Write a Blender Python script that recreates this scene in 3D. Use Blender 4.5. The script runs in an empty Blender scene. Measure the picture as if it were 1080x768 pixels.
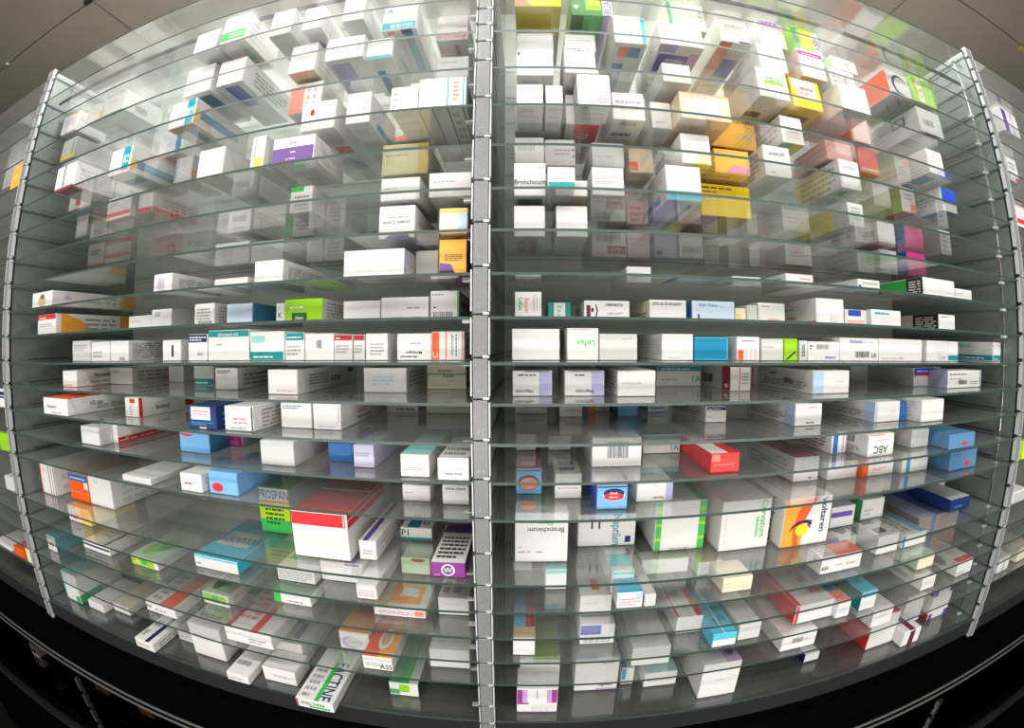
import bpy, bmesh, math, random
from mathutils import Matrix, Vector
random.seed(7)
SC = bpy.context.scene
COL = SC.collection
CAMZ = 1.25                      # camera height above the floor, metres
FRONT = 0.5                      # distance from the camera to the shelf fronts
BACK = 0.895                     # back panel of the shelving
XL, XC, XR = -0.8789, -0.0461, 0.7792    # the three posts
ZK = {-12: -0.4533, -10: -0.3897, -9: -0.3552, -8: -0.3204, -7: -0.2854, -6: -0.2507, -4: -0.1762, -3: -0.1365, -2: -0.0975, -1: -0.0581, 0: -0.0187, 1: 0.025, 2: 0.0676, 3: 0.1109, 4: 0.1542, 5: 0.202, 6: 0.2494, 7: 0.2973, 8: 0.3497, 9: 0.4028, 10: 0.4583, 11: 0.5183}
SHELF_NAME = {-12: 'lowest shelf', -10: 'second shelf from the bottom', -9: 'third shelf from the bottom', -8: 'fourth shelf from the bottom', -7: 'fifth shelf from the bottom', -6: 'sixth shelf from the bottom', -4: 'seventh shelf from the bottom', -3: 'eighth shelf from the bottom', -2: 'ninth shelf from the bottom', -1: 'tenth shelf from the bottom', 0: 'eleventh shelf from the bottom', 1: 'eleventh shelf from the top', 2: 'tenth shelf from the top', 3: 'ninth shelf from the top', 4: 'eighth shelf from the top', 5: 'seventh shelf from the top', 6: 'sixth shelf from the top', 7: 'fifth shelf from the top', 8: 'fourth shelf from the top', 9: 'third shelf from the top', 10: 'second shelf from the top', 11: 'top shelf'}
CLIPS = [0.3836, 0.3583, 0.3332, 0.3063, 0.2579, 0.2095, 0.1619, 0.1183, 0.0741, 0.0279, -0.0131, -0.0527, -0.0928, -0.1317, -0.1724, -0.2118, -0.2493, -0.283, -0.318, -0.3543, -0.3892, -0.4246, -0.4561]

# ------------------------------------------------------------------ materials
def lin(c):
    c /= 255.0
    return c/12.92 if c <= .04045 else ((c+.055)/1.055)**2.4
def rgb(r, g, b): return (lin(r), lin(g), lin(b), 1)
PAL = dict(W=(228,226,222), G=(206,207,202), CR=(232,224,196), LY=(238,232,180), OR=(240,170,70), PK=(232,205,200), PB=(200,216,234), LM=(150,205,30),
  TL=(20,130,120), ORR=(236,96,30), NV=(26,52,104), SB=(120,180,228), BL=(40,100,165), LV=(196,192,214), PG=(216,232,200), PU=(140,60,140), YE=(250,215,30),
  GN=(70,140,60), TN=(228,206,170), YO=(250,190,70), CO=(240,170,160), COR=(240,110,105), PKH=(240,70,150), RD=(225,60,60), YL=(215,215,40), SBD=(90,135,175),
  TNB=(175,150,130), CY=(90,190,215), TB=(0,130,170), WN=(130,40,60),
  green=(60,185,80), green2=(70,165,105), dgreen=(30,90,45), paleg=(190,220,180), paleT=(150,210,205), teal=(30,165,185), teal2=(20,145,150), turq=(60,200,190),
  steel=(70,140,180), navy=(25,45,95), blue=(50,80,190), blued=(30,105,185), palb=(185,205,232), sky=(90,185,215), cyan=(60,190,220), lav=(178,178,215),
  violp=(190,165,205), viol=(100,75,160), purple=(110,80,140), purd=(80,40,100), mag=(200,40,130), magl=(228,130,190), pink=(235,130,140), pinkg=(190,150,160),
  red=(228,50,55), redd=(180,40,50), coral=(245,135,110), orr=(242,95,45), orange=(245,165,60), tan=(205,180,140), brown=(125,90,75), wine=(110,40,70),
  yellow=(248,220,50), yell2=(236,205,95), yell3=(215,195,45), lime2=(165,190,30), lime3=(190,225,20), magv=(160,60,150), grey=(160,160,160), grey2=(205,205,205), dark=(45,45,50))
MATS = {}
def nodes_of(name):
    m = bpy.data.materials.new(name); m.use_nodes = True
    nt = m.node_tree; nt.nodes.clear()
    out = nt.nodes.new('ShaderNodeOutputMaterial')
    return m, nt, out
def paper(c):
    """coated carton board: a base colour with a very faint fibre mottling"""
    if c in MATS: return MATS[c]
    m, nt, out = nodes_of('board_' + c)
    b = nt.nodes.new('ShaderNodeBsdfPrincipled')
    n = nt.nodes.new('ShaderNodeTexNoise'); n.inputs['Scale'].default_value = 160; n.inputs['Detail'].default_value = 2
    tc = nt.nodes.new('ShaderNodeTexCoord'); nt.links.new(tc.outputs['Object'], n.inputs['Vector'])
    mx = nt.nodes.new('ShaderNodeMix'); mx.data_type = 'RGBA'
    col = rgb(*PAL[c]); k = .95
    mx.inputs['A'].default_value = col; mx.inputs['B'].default_value = (col[0]*k, col[1]*k, col[2]*k, 1)
    nt.links.new(n.outputs['Fac'], mx.inputs['Factor']); nt.links.new(mx.outputs['Result'], b.inputs['Base Color'])
    b.inputs['Roughness'].default_value = .42; b.inputs['Specular IOR Level'].default_value = .3
    nt.links.new(b.outputs['BSDF'], out.inputs['Surface'])
    MATS[c] = m; return m
def solid(name, c, rough=.5, metal=0.0, spec=.5, scale=40, amount=.06, stretch=(1,1,1)):
    m, nt, out = nodes_of(name)
    b = nt.nodes.new('ShaderNodeBsdfPrincipled')
    tc = nt.nodes.new('ShaderNodeTexCoord'); mp = nt.nodes.new('ShaderNodeMapping'); mp.inputs['Scale'].default_value = stretch
    n = nt.nodes.new('ShaderNodeTexNoise'); n.inputs['Scale'].default_value = scale
    nt.links.new(tc.outputs['Object'], mp.inputs['Vector']); nt.links.new(mp.outputs['Vector'], n.inputs['Vector'])
    mx = nt.nodes.new('ShaderNodeMix'); mx.data_type = 'RGBA'
    col = rgb(*c); mx.inputs['A'].default_value = tuple(min(1, v*(1+amount)) for v in col[:3]) + (1,)
    mx.inputs['B'].default_value = tuple(v*(1-amount) for v in col[:3]) + (1,)
    nt.links.new(n.outputs['Fac'], mx.inputs['Factor']); nt.links.new(mx.outputs['Result'], b.inputs['Base Color'])
    b.inputs['Roughness'].default_value = rough; b.inputs['Metallic'].default_value = metal; b.inputs['Specular IOR Level'].default_value = spec
    nt.links.new(b.outputs['BSDF'], out.inputs['Surface'])
    return m
def glass(name, tint, ior=1.45, rough=.0, base=0.0):
    """clear sheet: tinted transmission plus Fresnel reflection; each sheet has two such faces"""
    m, nt, out = nodes_of(name)
    tr = nt.nodes.new('ShaderNodeBsdfTransparent'); tr.inputs['Color'].default_value = tint
    gl = nt.nodes.new('ShaderNodeBsdfGlossy'); gl.inputs['Roughness'].default_value = rough; gl.inputs['Color'].default_value = (1,1,1,1)
    fr = nt.nodes.new('ShaderNodeFresnel'); fr.inputs['IOR'].default_value = ior
    geo = nt.nodes.new('ShaderNodeNewGeometry')
    # a thin sheet reflects alike from both sides: keep the outer index on inner faces as well
    io = nt.nodes.new('ShaderNodeMix'); io.data_type = 'FLOAT'
    io.inputs['A'].default_value = ior; io.inputs['B'].default_value = 1.0/ior
    nt.links.new(geo.outputs['Backfacing'], io.inputs['Factor'])
    nt.links.new(io.outputs['Result'], fr.inputs['IOR'])
    mx = nt.nodes.new('ShaderNodeMixShader')
    nt.links.new(fr.outputs['Fac'], mx.inputs['Fac']); nt.links.new(tr.outputs['BSDF'], mx.inputs[1]); nt.links.new(gl.outputs['BSDF'], mx.inputs[2])
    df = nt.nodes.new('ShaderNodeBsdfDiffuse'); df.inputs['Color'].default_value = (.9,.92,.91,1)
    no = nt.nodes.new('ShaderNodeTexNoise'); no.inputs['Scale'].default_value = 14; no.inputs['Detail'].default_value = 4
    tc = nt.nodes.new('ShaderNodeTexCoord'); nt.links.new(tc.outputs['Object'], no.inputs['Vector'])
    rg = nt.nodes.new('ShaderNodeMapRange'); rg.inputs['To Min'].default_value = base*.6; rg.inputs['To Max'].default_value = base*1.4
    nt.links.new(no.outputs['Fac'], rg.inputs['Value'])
    dm = nt.nodes.new('ShaderNodeMixShader'); nt.links.new(rg.outputs['Result'], dm.inputs['Fac'])   # whitish veil standing in for the haze of reflections
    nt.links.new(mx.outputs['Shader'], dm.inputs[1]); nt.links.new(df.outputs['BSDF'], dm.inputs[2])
    nt.links.new(dm.outputs['Shader'], out.inputs['Surface'])
    return m
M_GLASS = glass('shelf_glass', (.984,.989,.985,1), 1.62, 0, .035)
M_SHADE = glass('shaded_glass', (.5,.52,.52,1), 1.45, .02, .0)  # clear glass tinted dark to carry the shade of the lower shelves
M_EDGE = solid('ground_glass_edge', (58,72,67), .3, 0, .4, 60, .12, (1,1,1))
M_STEEL = solid('brushed_grey_steel', (122,128,125), .4, .25, .5, 30, .08, (1,30,30))
M_SLOT = solid('slot_shadow_gap', (30,32,32), .8)
M_CHROME = solid('polished_rail', (200,203,205), .18, .9, .5)
M_BACK = solid('light_grey_back_sheet', (226,226,220), .5, 0, .4, 8, .06, (1,1,6))
M_BLACK = solid('matt_black_panel', (4,4,5), .9, 0, .03)
M_DARK = solid('dark_grey_strip', (40,41,42), .45, .2, .5)
M_RAILGREY = solid('dull_aluminium', (150,150,150), .35, .7, .5)
M_TAB = solid('white_plastic', (225,226,224), .4)
M_CEIL = solid('ceiling_panel_paint', (150,143,130), .8, 0, .2, 3, .05)
M_GAP = solid('ceiling_joint', (110,104,95), .9)
M_WALL = solid('pale_wall_paint', (206,204,198), .8, 0, .2, 4, .05)
M_FLOOR = solid('black_floor_coating', (8,8,9), .5, 0, .2, 12, .3)
M_OCHRE = solid('ochre_tag', (200,160,90), .6)
def plastic_clip():
    m, nt, out = nodes_of('clear_plastic_clip')
    b = nt.nodes.new('ShaderNodeBsdfPrincipled')
    n = nt.nodes.new('ShaderNodeTexNoise'); n.inputs['Scale'].default_value = 500
    tc = nt.nodes.new('ShaderNodeTexCoord'); nt.links.new(tc.outputs['Object'], n.inputs['Vector'])
    rp = nt.nodes.new('ShaderNodeMapRange'); rp.inputs['To Min'].default_value = .24; rp.inputs['To Max'].default_value = .4
    nt.links.new(n.outputs['Fac'], rp.inputs['Value'])
    cb = nt.nodes.new('ShaderNodeCombineColor')
    for i in ('Red', 'Green', 'Blue'): nt.links.new(rp.outputs['Result'], cb.inputs[i])
    nt.links.new(cb.outputs['Color'], b.inputs['Base Color'])
    b.inputs['Roughness'].default_value = .3; b.inputs['Alpha'].default_value = .62
    nt.links.new(b.outputs['BSDF'], out.inputs['Surface']); return m
M_CLIP = plastic_clip()
M_RIB = solid('white_clip_rib', (196,198,202), .3)
M_NUM = solid('embossed_number', (138,138,146), .3)
M_NOTCH = solid('dark_clip_gap', (45,48,48), .6)

# ------------------------------------------------------------------ mesh helpers
class MB:
    def __init__(s): s.bm = bmesh.new(); s.mats = []
    def mi(s, m):
        if m not in s.mats: s.mats.append(m)
        return s.mats.index(m)
    def box(s, x0, x1, y0, y1, z0, z1, m, faces=None, bevel=0):
        v = [s.bm.verts.new(p) for p in ((x0,y0,z0),(x1,y0,z0),(x1,y1,z0),(x0,y1,z0),(x0,y0,z1),(x1,y0,z1),(x1,y1,z1),(x0,y1,z1))]
        fs = dict(B=(3,2,1,0), T=(4,5,6,7), F=(0,1,5,4), R=(1,2,6,5), K=(2,3,7,6), L=(3,0,4,7))
        made = []
        for k, idx in fs.items():
            f = s.bm.faces.new([v[i] for i in idx]); f.material_index = s.mi((faces or {}).get(k, m)); made.append(f)
        if bevel:
            es = list({e for f in made for e in f.edges})
            bmesh.ops.bevel(s.bm, geom=es, offset=bevel, segments=1, affect='EDGES')
        return made
    def poly(s, pts, m):
        f = s.bm.faces.new([s.bm.verts.new(p) for p in pts]); f.material_index = s.mi(m); return f
    def build(s, name, parent=None, loc=None):
        me = bpy.data.meshes.new(name); s.bm.to_mesh(me); s.bm.free()
        for m in s.mats: me.materials.append(m)
        o = bpy.data.objects.new(name, me); COL.objects.link(o)
        if parent: o.parent = parent
        if loc: o.location = loc
        return o
def tag(o, label, cat, group=None, kind=None):
    o['label'] = label; o['category'] = cat
    if group: o['group'] = group
    if kind: o['kind'] = kind
    return o
def empty(name, loc):
    o = bpy.data.objects.new(name, None); COL.objects.link(o); o.location = loc; o.empty_display_size = .05; return o
def structure(o): o['kind'] = 'structure'; return o
def copy_tree(o, parent=None):
    c = o.copy(); COL.objects.link(c); c.parent = parent
    for ch in list(o.children): copy_tree(ch, c)
    return c
TEXT = {}
def glyphs(txt):
    """triangles of a line of lettering, width and cap height normalised to height 1"""
    if txt in TEXT: return TEXT[txt]
    cu = bpy.data.curves.new('t', 'FONT'); cu.body = txt; cu.size = 1; cu.resolution_u = 2; cu.offset = .012
    ob = bpy.data.objects.new('t', cu); COL.objects.link(ob)
    bpy.context.view_layer.update()
    me = bpy.data.meshes.new_from_object(ob.evaluated_get(bpy.context.evaluated_depsgraph_get()))
    vs = [v.co.copy() for v in me.vertices]; fs = [tuple(p.vertices) for p in me.polygons]
    bpy.data.objects.remove(ob); bpy.data.curves.remove(cu); bpy.data.meshes.remove(me)
    x0 = min(v.x for v in vs); x1 = max(v.x for v in vs); y0 = min(v.y for v in vs); y1 = max(v.y for v in vs)
    TEXT[txt] = ([((v.x-(x0+x1)/2), (v.y-(y0+y1)/2)) for v in vs], fs, x1-x0, y1-y0)
    return TEXT[txt]

# ------------------------------------------------------------------ the medicine cartons
class Face:
    """a carton side seen straight on: u to the right, v upward, in metres"""
    def __init__(s, f, w, d, h):
        s.f = f; s.w, s.d, s.h = w, d, h
        s.su, s.sv = dict(F=(w,h), K=(w,h), L=(d,h), R=(d,h), T=(w,d), B=(w,d))[f]
    def at(s, u, v, off):
        w, d, h = s.w, s.d, s.h
        if s.f == 'F': return (-w/2+u, -off, v)
        if s.f == 'L': return (-w/2-off, d-u, v)
        if s.f == 'R': return (w/2+off, u, v)
        if s.f == 'T': return (-w/2+u, v, h+off)
        return (-w/2+u, v, -off)
def add_deco(deco, w, d, h, rnd, body):
    """prints the sides; small print marked * belongs to the board itself, the rest are parts, one per side"""
    parts = {}
    def mb(n):
        if t[0] == fc.f+'*': return body
        return parts.setdefault((n, fc.f, lvl[t[0]] if max(fc.su, fc.sv) > .03 else 0), MB())    # on a broad side every print is a part of its own
    lvl = {}
    for it in deco.split(';'):
        t = it.split()
        if not t: continue
        fc = Face(t[0][0], w, d, h); kind = t[1]
        base = .00062 if t[0][0] == 'F' else .00022
        lvl[t[0]] = lvl.get(t[0], 0)+1
        off = base + .00007*lvl[t[0]]
        if fc.f == 'B': off = .00006 + .00003*lvl[t[0]]
        su, sv = fc.su, fc.sv
        e = .0007 if fc.f == 'F' else .0003
        cu = lambda u: min(max(u*su, e), su-e)
        cv = lambda v: min(max(v*sv, e), sv-e)
        def quad(m, u0, v0, u1, v1, mat):
            if fc.f == 'B': pts = [(u0,v0),(u0,v1),(u1,v1),(u1,v0)]
            else: pts = [(u0,v0),(u1,v0),(u1,v1),(u0,v1)]
            m.poly([fc.at(a, b, off) for a, b in pts], mat)
        if kind == 'r':
            a = [float(x) for x in t[2:6]]
            quad(mb('color_band'), cu(a[0]), cv(a[1]), cu(a[2]), cv(a[3]), paper(t[6]))
        elif kind == 'l':
            a = [float(x) for x in t[2:6]]; n = int(t[6]); mat = paper(t[7])
            vertical = (a[2]-a[0])*su < (a[3]-a[1])*sv*.5 and n <= 2
            for i in range(n):
                if vertical:
                    q0 = a[0]+(a[2]-a[0])*i/n; q1 = q0+(a[2]-a[0])/n*.6; p = a[1]
                    while p < a[3]-.02:
                        ln = rnd.uniform(.06, .16); quad(mb('lettering'), cu(q0), cv(p), cu(q1), cv(min(p+ln, a[3])), mat); p += ln+.03
                else:
                    q0 = a[1]+(a[3]-a[1])*i/n; q1 = q0+(a[3]-a[1])/n*.5
                    p = a[0]; end = a[2] if i else a[0]+(a[2]-a[0])*rnd.uniform(.7, 1)
                    while p < end-.02:
                        ln = rnd.uniform(.06, .18); quad(mb('lettering'), cu(p), cv(q0), cu(min(p+ln, end)), cv(q1), mat); p += ln+.025
        elif kind == 'b':
            a = [float(x) for x in t[2:6]]; mat = paper(t[6] if len(t) > 6 else 'dark'); p = a[0]
            while p < a[2]:
                ln = (a[2]-a[0])*rnd.choice((.012,.02,.03)); quad(mb('barcode'), cu(p), cv(a[1]), cu(min(p+ln, a[2])), cv(a[3]), mat)
                p += ln+(a[2]-a[0])*rnd.choice((.015,.025,.035))
        elif kind == 'e':
            a = [float(x) for x in t[2:6]]; n = 24
            pts = [(a[0]*su+a[2]*su*math.cos(2*math.pi*i/n), a[1]*sv+a[3]*sv*math.sin(2*math.pi*i/n)) for i in range(n)]
            if fc.f == 'B': pts.reverse()
            mb('emblem').poly([fc.at(min(max(p, e), su-e), min(max(q, e), sv-e), off) for p, q in pts], paper(t[6]))
        elif kind == 'p':
            q = [float(x) for x in t[2].split(',')]; pts = list(zip(q[0::2], q[1::2]))
            mb('emblem').poly([fc.at(cu(p), cv(r), off) for p, r in pts], paper(t[3]))
        elif kind == 't':
            vs, fs, tw, th = glyphs(t[2].replace('_', ' '))
            u, v, hh = float(t[3])*su, float(t[4])*sv, float(t[5]); mat = paper(t[6]); rot = int(t[7]) if len(t) > 7 else 0
            side = rot in (90, 270)
            k = hh*(su if side else sv)/max(th, .7); room = .96*(sv if side else su)
            kx = k if tw*k < room else room/tw
            c, s_ = math.cos(math.radians(rot)), math.sin(math.radians(rot))
            m = mb('lettering'); bv = []
            # keep the line on its face
            hw, hv = (th*k/2, tw*kx/2) if side else (tw*kx/2, th*k/2)
            u = min(max(u, hw+e), max(su-hw-e, hw+e)); v = min(max(v, hv+e), max(sv-hv-e, hv+e))
            for x, y in vs:
                x *= kx; y *= k
                bv.append(m.bm.verts.new(fc.at(u+x*c-y*s_, v+x*s_+y*c, off)))
            mi = m.mi(mat)
            for f in fs:
                try: m.bm.faces.new([bv[i] for i in (f if fc.f != 'B' else f[::-1])]).material_index = mi
                except ValueError: pass
    return parts
def carton(x0, x1, y, z, h, d, col, label, group, deco, seed):
    rnd = random.Random(seed)
    w = x1-x0
    # faint small print on sides that carry none
    ex = []
    if not any(t.startswith('F') for t in deco.split(';')) and col in ('W', 'G') and 'blank' not in label:
        ex.append('F* l .12 .55 %.2f .75 %d grey2' % (rnd.uniform(.5, .9), rnd.randint(1, 2)))
    for f in 'LR':
        if not any(t.startswith(f+' ') for t in deco.split(';')) and col in ('W', 'G', 'CR'):
            ex.append('%s* l .1 .15 %.2f .85 %d grey2' % (f, rnd.uniform(.5, .92), rnd.randint(2, 4)))
    if 'B r' not in deco and col in ('W', 'G'):
        ex.append('B* l .15 .1 .85 .9 3 grey2')
    deco = ';'.join([deco]+ex)
    m = MB(); base = paper(col)
    m.box(-w/2, w/2, 0, d, 0, h, base, bevel=.0005)
    parts = add_deco(deco, w, d, h, rnd, m)
    root = m.build('medicine_carton', None, ((x0+x1)/2, y, z))
    tag(root, label, 'box', group)
    # the tucked end flap that closes the front: a board tab with chamfered corners standing a hair proud
    c = min(.003, w*.15, h*.2); e = .0006; t = .0005
    pts = [(-w/2+e, e), (w/2-e, e), (w/2-e, h-e-c), (w/2-e-c*.5, h-e), (-w/2+e+c*.5, h-e), (-w/2+e, h-e-c)]
    f = MB()
    f.poly([(x, -t, q) for x, q in pts], base)
    for i in range(6):
        a, b = pts[i], pts[(i+1) % 6]
        f.poly([(a[0], -t, a[1]), (a[0], 0, a[1]), (b[0], 0, b[1]), (b[0], -t, b[1])], base)
    f.build('end_flap', root)
    for key, p in parts.items(): p.build(key[0], root)
    return root
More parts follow.
